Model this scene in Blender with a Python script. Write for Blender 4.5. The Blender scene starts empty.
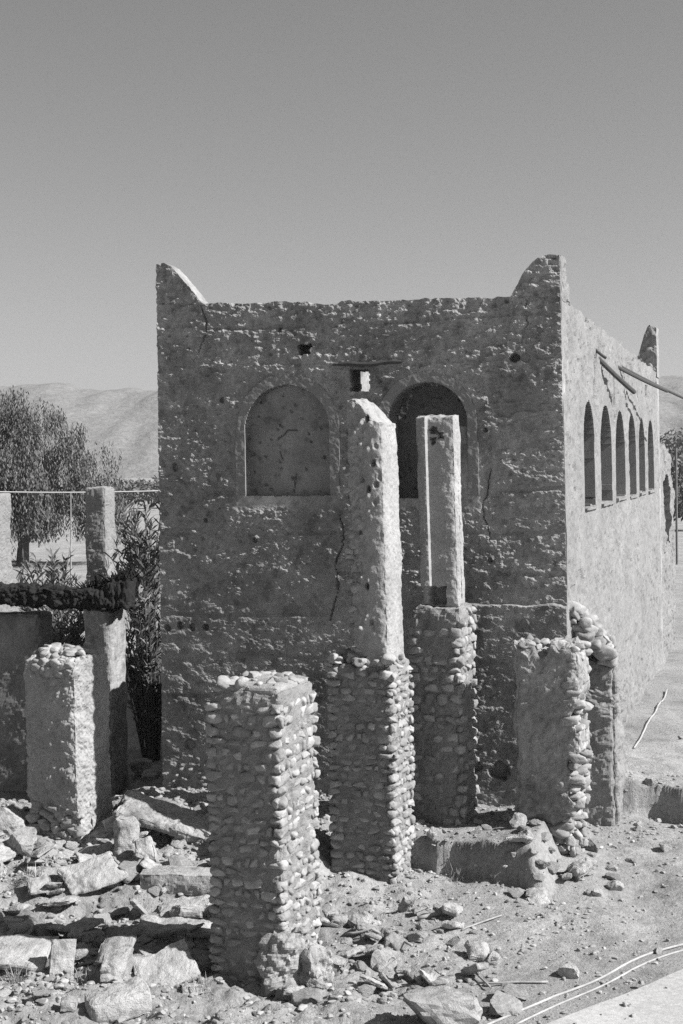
import bpy, math, random
import numpy as np
from mathutils import Vector, Matrix

R = math.radians
rnd = random.Random(7)
nrs = np.random.RandomState(11)
scene = bpy.context.scene
COL = scene.collection

# ------------------------------------------------------------------ noise
def _h(ix, iy, iz, seed):
    n = (ix * 374761393 + iy * 668265263 + iz * 2147483647 + seed * 974634777) & 0xFFFFFFFF
    n = ((n ^ (n >> 13)) * 1274126177) & 0xFFFFFFFF
    n = ((n ^ (n >> 16)) * 2246822519) & 0xFFFFFFFF
    n = n ^ (n >> 15)
    return (n & 0xFFFFFF) / float(0xFFFFFF)

def vn(x, y, z=0.0, seed=0):
    x, y, z = np.broadcast_arrays(np.asarray(x, float), np.asarray(y, float), np.asarray(z, float))
    fx, fy, fz = np.floor(x), np.floor(y), np.floor(z)
    ix, iy, iz = fx.astype(np.int64), fy.astype(np.int64), fz.astype(np.int64)
    tx, ty, tz = x - fx, y - fy, z - fz
    tx = tx * tx * (3 - 2 * tx); ty = ty * ty * (3 - 2 * ty); tz = tz * tz * (3 - 2 * tz)
    r = 0
    for dx in (0, 1):
        wx = tx if dx else 1 - tx
        for dy in (0, 1):
            wy = ty if dy else 1 - ty
            for dz in (0, 1):
                wz = tz if dz else 1 - tz
                r = r + wx * wy * wz * _h(ix + dx, iy + dy, iz + dz, seed)
    return r * 2 - 1

def fbm(x, y, z=0.0, o=4, seed=0, gain=0.5):
    a, f, s, t = 1.0, 1.0, 0, 0
    for k in range(o):
        s = s + a * vn(x * f, y * f, z * f, seed + 31 * k); t += a
        a *= gain; f *= 2.03
    return s / t

def worley(x, y, seed=0):
    x = np.asarray(x, float); y = np.asarray(y, float)
    ix, iy = np.floor(x).astype(np.int64), np.floor(y).astype(np.int64)
    f1 = np.full(x.shape, 9.0); f2 = np.full(x.shape, 9.0); cid = np.zeros(x.shape)
    for dx in (-1, 0, 1):
        for dy in (-1, 0, 1):
            cx = ix + dx; cy = iy + dy
            px = cx + _h(cx, cy, 1, seed); py = cy + _h(cx, cy, 2, seed)
            d = np.hypot(px - x, py - y)
            c = _h(cx, cy, 3, seed)
            m = d < f1
            f2 = np.where(m, f1, np.minimum(f2, d))
            cid = np.where(m, c, cid)
            f1 = np.where(m, d, f1)
    return f1, f2, cid

def sstep(a, b, x):
    t = np.clip((np.asarray(x, float) - a) / (b - a), 0, 1)
    return t * t * (3 - 2 * t)

# ------------------------------------------------------------------ object helpers
def tag(o, label=None, cat=None, group=None, kind=None):
    if label: o['label'] = label
    if cat: o['category'] = cat
    if group: o['group'] = group
    if kind: o['kind'] = kind
    return o

def mesh_from(name, V, F, mat, smooth=False):
    """V (n,3); F a list of int arrays (m,3) / (m,4)."""
    if not isinstance(F, (list, tuple)): F = [F]
    F = [np.asarray(f, np.int64) for f in F if len(f)]
    me = bpy.data.meshes.new(name)
    V = np.asarray(V, np.float32)
    me.vertices.add(len(V)); me.vertices.foreach_set('co', V.ravel())
    tot = np.concatenate([np.full(len(f), f.shape[1], np.int32) for f in F])
    idx = np.concatenate([f.ravel() for f in F]).astype(np.int32)
    st = np.concatenate([[0], np.cumsum(tot)[:-1]]).astype(np.int32)
    me.loops.add(len(idx)); me.loops.foreach_set('vertex_index', idx)
    me.polygons.add(len(tot)); me.polygons.foreach_set('loop_start', st)
    me.polygons.foreach_set('loop_total', tot)
    me.polygons.foreach_set('use_smooth', np.full(len(tot), smooth))
    me.update(calc_edges=True)
    if mat: me.materials.append(mat)
    return me

def link(name, me, parent=None):
    o = bpy.data.objects.new(name, me); COL.objects.link(o)
    if parent is not None: o.parent = parent
    return o

def empty(name, loc=(0, 0, 0), rz=0.0):
    o = bpy.data.objects.new(name, None); COL.objects.link(o)
    o.location = loc; o.rotation_euler = (0, 0, rz); o.empty_display_size = .2
    return o

class MB:
    def __init__(s): s.v = []; s.f = {3: [], 4: []}; s.n = 0
    def add(s, V, F):
        V = np.asarray(V, float)
        if not isinstance(F, (list, tuple)): F = [F]
        for f in F:
            f = np.asarray(f, np.int64)
            if len(f): s.f[f.shape[1]].append(f + s.n)
        s.v.append(V); s.n += len(V)
    def mesh(s, name, mat, smooth=False):
        F = [np.concatenate(s.f[k]) for k in (3, 4) if s.f[k]]
        return mesh_from(name, np.concatenate(s.v), F, mat, smooth)

def ico(sub):
    import bmesh
    bm = bmesh.new(); bmesh.ops.create_icosphere(bm, subdivisions=sub, radius=1)
    bm.verts.ensure_lookup_table()
    V = np.array([v.co[:] for v in bm.verts]); F = np.array([[v.index for v in f.verts] for f in bm.faces])
    bm.free(); return V, F
ICO = {k: ico(k) for k in (1, 2, 3, 4)}

def rotm(a, b, c):
    return np.array(Matrix.Rotation(c, 3, 'Z') @ Matrix.Rotation(b, 3, 'Y') @ Matrix.Rotation(a, 3, 'X'))

def tube(mb, pts, rad, seg=6):
    pts = [np.asarray(p, float) for p in pts]; n = len(pts)
    rad = [rad] * n if isinstance(rad, (int, float)) else rad
    Vv = []
    for i in range(n):
        t = pts[min(i + 1, n - 1)] - pts[max(i - 1, 0)]; t /= np.linalg.norm(t)
        a = np.cross(t, [0, 0, 1.] if abs(t[2]) < .9 else [1., 0, 0]); a /= np.linalg.norm(a); b = np.cross(t, a)
        for k in range(seg):
            an = 2 * math.pi * k / seg; Vv.append(pts[i] + (a * math.cos(an) + b * math.sin(an)) * rad[i])
    F = [[i * seg + k, i * seg + (k + 1) % seg, (i + 1) * seg + (k + 1) % seg, (i + 1) * seg + k] for i in range(n - 1) for k in range(seg)]
    Vv.append(pts[0]); Vv.append(pts[-1])
    T = [[n * seg, (k + 1) % seg, k] for k in range(seg)] + [[n * seg + 1, (n - 1) * seg + k, (n - 1) * seg + (k + 1) % seg] for k in range(seg)]
    mb.add(np.array(Vv), [np.array(F), np.array(T)])


# ------------------------------------------------------------------ materials
def nodes(m):
    m.use_nodes = True
    nt = m.node_tree; nt.nodes.clear()
    return nt, nt.nodes.new, nt.links.new

def material(name, base, var=.25, scale=3.0, fine=40.0, finevar=.15, bump=.4, bumpdist=.01, rough=.95,
             island=0.0, objrand=0.0, stretch=(1, 1, 1), spots=0.0, spotscale=6.0, coord='Object', bscale=60.0):
    m = bpy.data.materials.new(name)
    nt, N, L = nodes(m)
    out = N('ShaderNodeOutputMaterial'); b = N('ShaderNodeBsdfPrincipled'); L(b.outputs[0], out.inputs[0])
    b.inputs['Roughness'].default_value = rough
    b.inputs['Specular IOR Level'].default_value = .25
    tc = N('ShaderNodeTexCoord'); mp = N('ShaderNodeMapping'); L(tc.outputs[coord], mp.inputs[0])
    mp.inputs['Scale'].default_value = stretch
    def noise(sc, det, ro=.6):
        n = N('ShaderNodeTexNoise'); n.inputs['Scale'].default_value = sc
        n.inputs['Detail'].default_value = det; n.inputs['Roughness'].default_value = ro
        L(mp.outputs[0], n.inputs['Vector']); return n.outputs['Fac']
    def mr(src, lo, hi, a=.3, c=.7):
        r = N('ShaderNodeMapRange'); L(src, r.inputs[0])
        r.inputs[1].default_value = a; r.inputs[2].default_value = c
        r.inputs[3].default_value = lo; r.inputs[4].default_value = hi; return r.outputs[0]
    def mul(a, c):
        q = N('ShaderNodeMath'); q.operation = 'MULTIPLY'
        for i, s in enumerate((a, c)):
            if isinstance(s, (int, float)): q.inputs[i].default_value = s
            else: L(s, q.inputs[i])
        return q.outputs[0]
    v = mul(mr(noise(scale, 5), 1 - var, 1 + var), base)
    v = mul(v, mr(noise(fine, 6, .75), 1 - finevar, 1 + finevar))
    if spots:
        v = mul(v, mr(noise(spotscale, 3, .5), 1 - spots, 1, .34, .42))
    if island:
        g = N('ShaderNodeNewGeometry'); v = mul(v, mr(g.outputs['Random Per Island'], 1 - island, 1 + island, 0, 1))
    if objrand:
        g = N('ShaderNodeObjectInfo'); v = mul(v, mr(g.outputs['Random'], 1 - objrand, 1 + objrand, 0, 1))
    cc = N('ShaderNodeCombineColor')
    for i in range(3): L(v, cc.inputs[i])
    L(cc.outputs[0], b.inputs['Base Color'])
    if bump:
        bp = N('ShaderNodeBump'); bp.inputs['Strength'].default_value = bump; bp.inputs['Distance'].default_value = bumpdist
        L(noise(bscale, 6, .7), bp.inputs['Height']); L(bp.outputs[0], b.inputs['Normal'])
    return m

M = {}
M['mud'] = material('rammed_earth', 0.265, .34, 1.6, 13, .34, .9, .016, spots=.32, spotscale=5)
M['plaster'] = material('mud_plaster', 0.29, .20, 2.2, 34, .22, .8, .012, spots=.14, spotscale=5)
M['niche'] = material('niche_plaster', 0.235, .30, 2.5, 30, .18, .5, .008, spots=.3, spotscale=7)
M['trim'] = material('smoothed_plaster', 0.200, .12, 2.0, 40, .12, .4, .005)
M['side'] = material('sunlit_lime_plaster', 0.215, .14, 1.4, 30, .22, .9, .016, spots=.14, spotscale=6)
M['mortar'] = material('mortar', 0.215, .2, 5, 50, .2, .9, .02)
M['cobble'] = material('river_cobble', 0.262, .22, 9, 55, .22, .7, .010, island=.26, rough=.92, coord='Object')
M['rubble'] = material('rubble_stone', 0.300, .24, 5, 40, .26, .8, .018, objrand=.32, rough=.95)
M['slab'] = material('broken_mortar', 0.320, .28, 4, 34, .16, .9, .02, objrand=.16, spots=.3, spotscale=9)
M['ground'] = material('dry_dirt', 0.275, .22, .6, 20, .30, 1.0, .03, spots=.22, spotscale=2.2, bscale=30)
M['gravel'] = material('gravel', 0.260, .1, 5, 40, .15, .3, .004, island=.30)
M['road'] = material('road_surface', 0.370, .10, 1.2, 22, .28, .7, .008)
M['wood'] = material('weathered_wood', 0.065, .3, 4, 40, .25, .5, .006, stretch=(1, 12, 12))
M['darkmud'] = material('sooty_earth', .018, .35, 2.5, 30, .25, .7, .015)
M['shade_plaster'] = material('shade_toned_plaster', 0.19, .3, 2.5, 30, .25, .6, .012, spots=.2)  # plaster darkened to imitate shade, for the right arch and left wall remnant
M['leaf'] = material('grey_green_leaf', 0.125, .25, 1.2, 10, .2, 0, island=.45, rough=.6)
M['tree'] = material('weeping_leaf', 0.105, .3, .45, 6, .2, 0, island=.4, rough=.7)
M['bark'] = material('bark', .08, .3, 4, 30, .3, .6, .02)
M['pipe'] = material('pale_plastic', 0.330, .25, 3, 30, .2, 0, rough=.6)
M['wire'] = material('galvanised_wire', .5, .05, 5, 60, .05, 0, rough=.5)
M['hill'] = material('arid_hillside', 0.175, .06, .03, .3, .3, .8, 4.0, bscale=.05)
M['twig'] = material('dry_twig', 0.260, .2, 5, 40, .2, 0, island=.4)
M['post'] = material('iron_pole', .14, .2, 5, 40, .2, 0)

# ------------------------------------------------------------------ camera and measuring
FPX, W, H = 1450.0, 683, 1024
CAMZ = 4.5
PITCH = math.atan((512 - 464) / FPX); ROLL = R(1.0)
Fv = np.array([0, math.cos(PITCH), -math.sin(PITCH)])
Uv0 = np.array([0, math.sin(PITCH), math.cos(PITCH)]); Rv0 = np.array([1., 0, 0])
Uv = Uv0 * math.cos(ROLL) + Rv0 * math.sin(ROLL)
Rv = Rv0 * math.cos(ROLL) - Uv0 * math.sin(ROLL)
CP = np.array([0, 0, CAMZ])
cam = bpy.data.cameras.new('camera'); cam_o = bpy.data.objects.new('camera', cam); COL.objects.link(cam_o)
mw = Matrix.Identity(4)
for i in range(3):
    mw[i][0] = Rv[i]; mw[i][1] = Uv[i]; mw[i][2] = -Fv[i]; mw[i][3] = CP[i]
cam_o.matrix_world = mw
cam.sensor_fit = 'VERTICAL'; cam.sensor_height = 36; cam.sensor_width = 24
cam.lens = 36 * FPX / H; cam.clip_start = .1; cam.clip_end = 12000
scene.camera = cam_o

def ray(px, py):
    d = Fv + Rv * ((px - W / 2) / FPX) - Uv * ((py - H / 2) / FPX)
    return d
def on_plane(px, py, p0, n):
    d = ray(px, py); t = np.dot(np.asarray(p0) - CP, n) / np.dot(d, n)
    return CP + d * t
def at_y(px, py, Y):
    d = ray(px, py); return CP + d * (Y / d[1])
def at_z(px, py, z):
    d = ray(px, py); return CP + d * ((z - CAMZ) / d[2])

# ------------------------------------------------------------------ building frame
ANG = R(17.2)
UL = np.array([-math.cos(ANG), math.sin(ANG), 0])     # along the front, right corner to left
NF = np.array([-math.sin(ANG), -math.cos(ANG), 0])    # front outward normal
UB = np.array([math.sin(ANG), math.cos(ANG), 0])      # going back along the side
NS = np.array([math.cos(ANG), -math.sin(ANG), 0])     # side outward normal
CORNER = np.array([2.75, 17.2, 0.0])
def fuz(px, py):
    p = on_plane(px, py, CORNER, NF); return float(np.dot(p - CORNER, UL)), float(p[2])
def suz(px, py):
    p = on_plane(px, py, CORNER, NS); return float(np.dot(p - CORNER, UB)), float(p[2])

# ------------------------------------------------------------------ ground
def gbase(x, y):
    x = np.asarray(x, float); y = np.asarray(y, float)
    low = -.15 + .19 * sstep(14.4, 17.2, y) - .10 * sstep(2.2, 3.2, x)
    wob = .10 * vn(x * 1.7, y * .4, 0, 5) + .06 * vn(x * 5, y * 1.5, 0, 6) + .035 * fbm(x * 8, y * 3, 0, 4, 7)
    yb = np.where(x < 2.0, 16.1 - .45 * (x - .7), 15.52 + 2.93 * sstep(2.0, 3.0, x) - .36 * np.maximum(x - 3.1, 0))
    soft = 1.2 * (1 - sstep(-.2, .7, x)) + .6 * (sstep(1.8, 2.2, x) - sstep(2.6, 3.1, x)) + .05
    yb = np.where(x < .7, 16.1 - .5 * (1 - sstep(-.6, .0, x)) + .8 * np.exp(-((x - .25) / .5) ** 2), yb)
    t = np.clip((y - (yb + wob) + soft / 2) / soft, 0, 1)
    top = .36 + .06 * vn(x * .8, y * .8, 0, 9) - .12 * (1 - sstep(-2, -1, x))
    z = low + (top - low) * t
    z = z - .30 * sstep(24, 40, y) - .1 * sstep(40, 90, y)
    mound = .16 * np.exp(-(((x + 1.9) / 1.0) ** 2 + ((y - 17.6) / 1.0) ** 2))
    mound = mound + .10 * np.exp(-(((x + 4.5) / .7) ** 2 + ((y - 16.6) / .9) ** 2))
    mound = mound + .12 * np.exp(-(((x - 2.35) / .6) ** 2 + ((y - 16.2) / .6) ** 2))
    mound = mound + .15 * np.exp(-(((x - 3.3) / .5) ** 2 + ((y - 18.6) / .7) ** 2))
    z = z - .62 * sstep(18.3, 19.8, y) * (1 - sstep(24, 32, y)) * (1 - sstep(-2.9, -2.1, x - .31 * (y - 18.8)))
    return z + mound

ROADA = np.array([1.80, 11.95]); RD = np.array([1.30, 1.15]); RD = RD / np.linalg.norm(RD)
RN = np.array([RD[1], -RD[0]])          # toward the road side
def road_d(x, y): return (x - ROADA[0]) * RN[0] + (y - ROADA[1]) * RN[1]

def g(x, y):
    x = np.asarray(x, float); y = np.asarray(y, float)
    near = 1 - sstep(24, 40, y)
    z = gbase(x, y)
    left = 1 - sstep(-.6, 1.6, x)
    rub = near * (.35 + .65 * left)
    n = (.070 + .075 * left) * fbm(x * 1.9, y * 1.9, 0, 4, 21) + .055 * rub * fbm(x * 5, y * 5, 0, 4, 22)
    f1, f2, c = worley(x * 9, y * 9, 3)
    n = n + rub * .035 * (np.clip(.5 - f1, 0, .5)) * (c > .45)
    rd = road_d(x, y)
    k = 1 - sstep(-1.2, -.1, rd)
    k2 = np.where(y > 60, 1, k)
    z = z * k2 + (1 - k2) * (-.15) + n * near * (.25 + .75 * k)
    z = z + (1 - near) * .25 * fbm(x * .06, y * .06, 0, 3, 40)
    return z

def at(px, py):
    d = ray(px, py); z = 0.0
    for _ in range(25):
        p = CP + d * ((z - CAMZ) / d[2]); z = .5 * z + .5 * float(g(p[0], p[1]))
    p[2] = float(g(p[0], p[1])); return p

def axis(lo, hi, step, far_lo, far_hi, gr=1.12):
    a = list(np.arange(lo, hi, step))
    s, x = step, a[-1]
    while x < far_hi: s *= gr; x += s; a.append(x)
    s, x = step, a[0]; pre = []
    while x > far_lo: s *= gr; x -= s; pre.append(x)
    return np.array(pre[::-1] + a)
gx = axis(-5.2, 5.2, .03, -1500, 1500); gy = axis(11.2, 20.0, .022, -60, 1600)
GX, GY = np.meshgrid(gx, gy)
GZ = g(GX, GY)
nyy, nxx = GX.shape
I = np.arange(nyy * nxx).reshape(nyy, nxx)
Fq = np.stack([I[:-1, :-1], I[:-1, 1:], I[1:, 1:], I[1:, :-1]], -1).reshape(-1, 4)
ground = link('ground', mesh_from('ground', np.stack([GX, GY, GZ], -1).reshape(-1, 3), Fq, M['ground'], True))
tag(ground, kind='structure')

# road: a low slab along the bottom right
def build_road():
    n = 160; ts = np.linspace(-14, 26, n); mb = []
    for k, w in enumerate((0.0, .04, 6.5)):
        e = .035 * fbm(ts * 1.3, 0, 0, 4, 60) * (k < 2)
        x = ROADA[0] + RD[0] * ts + RN[0] * (w + e); y = ROADA[1] + RD[1] * ts + RN[1] * (w + e)
        z = np.full(n, -.20 if k == 0 else -.115) + (0 if k == 0 else .004 * vn(ts * 3, 0, 0, 8))
        mb.append(np.stack([x, y, z], -1))
    V = np.concatenate(mb); F = []
    for k in (0, 1):
        for i in range(n - 1): F.append([k * n + i, k * n + i + 1, (k + 1) * n + i + 1, (k + 1) * n + i])
    o = link('road', mesh_from('road', V, np.array(F), M['road']))
    tag(o, kind='structure')
build_road()

# ------------------------------------------------------------------ thick ruined walls
def thick_grid(name, us, vb, vt, res, place, depth, t, keep, mat, parent=None, smooth=False):
    us = np.asarray(us); b = vb(us); tt = vt(us)
    nv = int(max(2, math.ceil(np.max(tt - b) / res)))
    k = np.linspace(0, 1, nv + 1)[:, None]
    V = b[None, :] + (tt - b)[None, :] * k
    U = np.broadcast_to(us[None, :], V.shape)
    D = depth(U, V)
    P = place(U, V, D); Q = place(U, V, np.full(V.shape, -t))
    ny, nx = U.shape
    I = np.arange(ny * nx).reshape(ny, nx); off = ny * nx
    K = np.ones((ny - 1, nx - 1), bool)
    if keep is not None:
        uc = .25 * (U[:-1, :-1] + U[1:, :-1] + U[:-1, 1:] + U[1:, 1:]); vc = .25 * (V[:-1, :-1] + V[1:, :-1] + V[:-1, 1:] + V[1:, 1:])
        K = keep(uc, vc)
    q = np.stack([I[:-1, :-1], I[:-1, 1:], I[1:, 1:], I[1:, :-1]], -1)[K]
    Kp = np.pad(K, 1)
    ve = Kp[1:-1, 1:] != Kp[1:-1, :-1]       # (ny-1, nx)
    he = Kp[1:, 1:-1] != Kp[:-1, 1:-1]       # (ny, nx-1)
    a = I[:-1, :][ve]; c = I[1:, :][ve]
    e1 = np.stack([a, c, c + off, a + off], -1)
    a = I[:, :-1][he]; c = I[:, 1:][he]
    e2 = np.stack([a, c, c + off, a + off], -1)
    F = np.concatenate([q, q[:, ::-1] + off, e1, e2])
    Vv = np.concatenate([P.reshape(-1, 3), Q.reshape(-1, 3)])
    used = np.unique(F); rm = np.zeros(len(Vv), np.int64); rm[used] = np.arange(len(used))
    return link(name, mesh_from(name, Vv[used], rm[F], mat, smooth), parent)

# ---- building
BLD = empty('ruined_building', CORNER)
tag(BLD, 'big roofless two-storey mud building with arched windows and raised pointed roof corners', 'building')
def loc(p): return p - CORNER            # children hold local coordinates

# lean of the front's two edges and of the right corner
def fit_lean(a, b): return (b[0] - a[0]) / (b[1] - a[1])
rt, rb = fuz(560, 262), fuz(571, 800)
RL = fit_lean(rb, rt); R0 = rb[0] - RL * rb[1]
lt, lb = fuz(156.5, 268), fuz(163, 790)
LL = fit_lean(lb, lt); L0 = lb[0] - LL * lb[1]
FW = 5.34
def fplace(U, V, D):
    s = U / FW
    u = (R0 + RL * V) * (1 - s) + (L0 + LL * V) * s
    P = CORNER + UL * u[..., None] + NF * D[..., None]; P[..., 2] = V
    return P - CORNER
def finv(px, py):
    u, v = fuz(px, py); a = R0 + RL * v; b = L0 + LL * v
    return (u - a) / (b - a) * FW, v
def poly_top(pts):
    xs = [p[0] for p in pts]; ys = [p[1] for p in pts]
    o = np.argsort(xs); xs = np.array(xs)[o]; ys = np.array(ys)[o]
    return lambda u: np.interp(u, xs, ys)

def seg_dist(U, V, pts):
    d = np.full(U.shape, 9.0)
    for (x0, y0), (x1, y1) in zip(pts[:-1], pts[1:]):
        L2 = (x1 - x0) ** 2 + (y1 - y0) ** 2
        t = np.clip(((U - x0) * (x1 - x0) + (V - y0) * (y1 - y0)) / L2, 0, 1)
        d = np.minimum(d, np.hypot(U - x0 - t * (x1 - x0), V - y0 - t * (y1 - y0)))
    return d

class Arch:
    def __init__(s, x0, x1, ytop, ybot, inv):
        a = inv(x0, (ytop + ybot) / 2); b = inv(x1, (ytop + ybot) / 2); c = inv((x0 + x1) / 2, ytop); d = inv((x0 + x1) / 2, ybot)
        s.u0, s.u1 = sorted((a[0], b[0])); s.c = (s.u0 + s.u1) / 2; s.r = (s.u1 - s.u0) / 2
        s.top = c[1]; s.bot = d[1]
        s.rise = min(s.r * .98, (s.top - s.bot) * .45); s.spring = s.top - s.rise
    def sd(s, U, V, grow=0.0):
        """negative inside"""
        r = s.r + grow
        up = np.maximum(V - s.spring, 0) * r / (s.rise + grow)
        a = np.hypot(U - s.c, up) - r
        return np.maximum(a, (s.bot - V))

AL = Arch(245.5, 330, 385, 496, finv)
AR = Arch(388, 468, 382, 498, finv)
holes_px = [  # small through holes: x0,x1,y0,y1
    (298, 312, 344, 355), (350, 369, 369, 392)]
holes = []
for x0, x1, y0, y1 in holes_px:
    a = finv(x0, y1); b = finv(x1, y0); holes.append((b[0], a[0], a[1], b[1]))
pits = [(175, 467, .055, .16), (515, 357, .07, .14), (526, 357, .06, .14), (168, 628, .05, .1), (180, 626, .05, .12), (192, 627, .05, .12), (206, 627, .045, .1),
        (340, 432, .02, .05), (205, 520, .03, .06), (540, 330, .03, .05), (255, 540, .03, .05), (490, 560, .03, .05), (485, 430, .03, .05), (222, 400, .03, .06),
        (500, 770, .12, .12), (190, 745, .08, .05), (230, 770, .07, .05), (330, 300, .03, .05), (280, 330, .03, .05), (475, 765, .1, .08)]
pits = [(*finv(p[0], p[1]), p[2], p[3]) for p in pits]
cracks = [[(340, 515), (343, 545), (335, 565), (338, 590), (328, 620)], [(524, 300), (526, 322), (522, 345)], [(203, 305), (206, 330), (200, 352)],
          [(490, 470), (484, 510), (490, 540)]]
cracks = [[finv(*q) for q in c] for c in cracks]
LEDGE = finv(515, 605)[1]
BAND = finv(515, 572)[1]

def fdepth(U, V):
    rough = sstep(-.35, .12, fbm(U * .9, V * 1.3, 0, 3, 101) + .18 * sstep(2.6, 4.2, V) - .05)
    rough = np.maximum(rough, sstep(5.2, 5.8, V) * .9)
    low = 1 - sstep(2.6, 3.2, V)
    rough = .86 * np.maximum(rough, .42) * (1 - .80 * low)
    d = .014 * fbm(U * .9, V * .9, 0, 3, 102)
    n1 = fbm(U * 6, V * 12, 0, 5, 103, .65); n2 = fbm(U * 24, V * 36, 0, 3, 104)
    rdg = 1 - np.abs(fbm(U * 3.2, V * 10, 0, 4, 126, .6)) * 3.0
    g1, g2, gc = worley(U * 7.5 + .35 * vn(U * 6, V * 6, 0, 117), V * 11, 118)
    e1, e2, ec = worley(U * 19, V * 26 + .3 * vn(U * 9, V * 9, 0, 119), 123)
    clod = np.clip(.55 - g1, 0, .6) * (.3 + 1.1 * gc); clod2 = np.clip(.5 - e1, 0, .5) * ec
    d = d + rough * (.036 * n1 + .016 * n2 + .009 * np.clip(rdg, -1, 1) + .018 * clod * (gc > .5) + .020 * clod2) + (1 - rough) * (.014 * n1 + .006 * n2 + .010 * clod2 * (gc > .6))
    # lift lines of the rammed earth
    ph = V / .52 + .06 * vn(U * 1.5, V, 0, 105)
    lift = np.abs(ph - np.round(ph)) * .52
    d = d - .024 * np.exp(-(lift / .020) ** 2) * sstep(-.3, .3, vn(U * 1.8, np.round(ph) * 7, 0, 106)) * (V > 1)
    # broken skin: steps where plaster has fallen
    pl = fbm(U * 1.4 + 9, V * 1.7, 0, 4, 107, .55)
    d = d + (.009 * sstep(.0, .07, pl) - .018 * sstep(.26, .31, pl)) * (1 - .5 * low)
    stony = (1 - sstep(.5, .8, V + .25 * vn(U * 3, V * 2, 0, 124))) * sstep(-.1, .1, vn(U * 1.1, 5, 0, 125))
    d = d + stony * .10 * (np.clip(.5 - g1, 0, .5) - .25)
    f1, f2, c = worley(U * 7, V * 9, 108)
    d = d - .045 * rough * np.clip(.3 - f1, 0, .3) / .3 * (c > .82)
    d = d + .05 * rough * np.clip(.36 - f1, 0, .36) * (c < .35)
    for u, v, r, dp in pits:
        rr = np.hypot(U - u, (V - v)) + .35 * r * vn(U * 14, V * 14, 0, 109)
        d = d - dp * (1 - sstep(r * .75, r, rr))
    for c in cracks:
        w = .0045 + .0045 * vn(U * 9, V * 9, 0, 110)
        d = d - .04 * (1 - sstep(w * .6, w * 1.8 + .003, seg_dist(U + .05 * fbm(U * 7, V * 7, 0, 3, 111), V, c)))
    # thicker, smoother base course on the right and its ledge
    lw = LEDGE + .02 * vn(U * 6, 0, 0, 112)
    d = d + .045 * (1 - sstep(lw - .006, lw + .012, V)) * (1 - sstep(1.5, 1.6, U))
    # smooth plaster margin round the arches, small set-back
    for A in (AL, AR):
        s = A.sd(U, V)
        k = 1 - sstep(.10, .22, s)
        d = d * (1 - k) + k * .012
    return d
def fkeep(U, V):
    k = (AL.sd(U, V) > 0) & (AR.sd(U, V) > 0)
    # right part of the right-hand opening is walled up
    fill = finv(456, 440)[0]
    fy = finv(460, 427)[1]
    k |= (AR.sd(U, V) <= 0) & (U < fill) & (V < fy)
    for u0, u1, v0, v1 in holes:
        j = .012 * vn(U * 30, V * 30, 0, 113)
        k &= ~((U + j > u0) & (U + j < u1) & (V + j > v0) & (V + j < v1))
    return k
par = poly_top([finv(*q) for q in [(156, 304), (205, 304), (245, 303), (300, 302), (350, 301), (400, 300), (450, 299), (511, 297), (562, 296)]])
def ftop(u): return par(u) + .022 * fbm(u * 7, 0, 0, 4, 120) - .03 * sstep(.45, .6, vn(u * 2.3, 3, 0, 121))
RES = .0135
us = np.linspace(0, FW, int(FW / RES))
front = thick_grid('front_wall', us, lambda u: np.full(u.shape, -.3), ftop, RES, fplace, fdepth, .5, fkeep, M['mud'], BLD)

# pinnacles standing on the front wall's two ends
hr = [finv(*q) for q in [(511, 296.5), (516, 287), (523, 274), (532, 263), (540, 257), (547, 254.5), (560, 255), (564, 258)]]
hl = [finv(*q) for q in [(206, 304), (200, 300), (190, 287), (180, 275), (172, 267), (165, 263), (156, 264), (154, 266)]]
for pts in (hr, hl):
    tp = poly_top(pts); u0, u1 = min(p[0] for p in pts), max(p[0] for p in pts)
    u0, u1 = max(u0, 0), min(u1, FW)
    uu = np.linspace(u0, u1, int((u1 - u0) / .014))
    thick_grid('corner_pinnacle', uu, lambda u: ftop(u) - .004, lambda u: np.maximum(tp(u) + .012 * fbm(u * 12, 1, 0, 3, 122), ftop(u) + .004),
               .014, fplace, lambda U, V: fdepth(U, V) + .012, .24, None, M['mud'], BLD)

# panels that close the arches
def panel_place(dd):
    return lambda U, V, D: fplace(U, V, D - dd)
def ndepth(U, V):
    d = .012 * fbm(U * 3, V * 3, 0, 4, 130) + .004 * fbm(U * 20, V * 20, 0, 3, 131)
    f1, f2, c = worley(U * 6, V * 6, 132)
    d = d - .03 * (1 - sstep(.06, .15, f1 + .06 * vn(U * 25, V * 25, 0, 134))) * (c > .55)
    for c in ncr: d = d - .03 * (1 - sstep(.003, .010, seg_dist(U + .03 * vn(U * 9, V * 9, 0, 133), V, c)))
    return d
ncr = [[finv(*q) for q in c] for c in ([(272, 440), (285, 430), (292, 430)], [(290, 492), (292, 474)], [(277, 460), (278, 450)])]
uu = np.linspace(AL.u0 - .05, AL.u1 + .05, 90)
thick_grid('blind_arch_panel', uu, lambda u: np.full(u.shape, AL.bot - .05), lambda u: np.full(u.shape, AL.top + .05), .014, panel_place(.16), ndepth, .12, None, M['niche'], BLD)
uu = np.linspace(AR.u0 - .05, AR.u1 + .05, 80)
thick_grid('arch_infill', uu, lambda u: np.full(u.shape, AR.bot - .05), lambda u: np.full(u.shape, AR.top + .05), .016, panel_place(.60), ndepth, .12, None, M['shade_plaster'], BLD)  # shade of a deep opening put into the panel's colour

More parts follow.
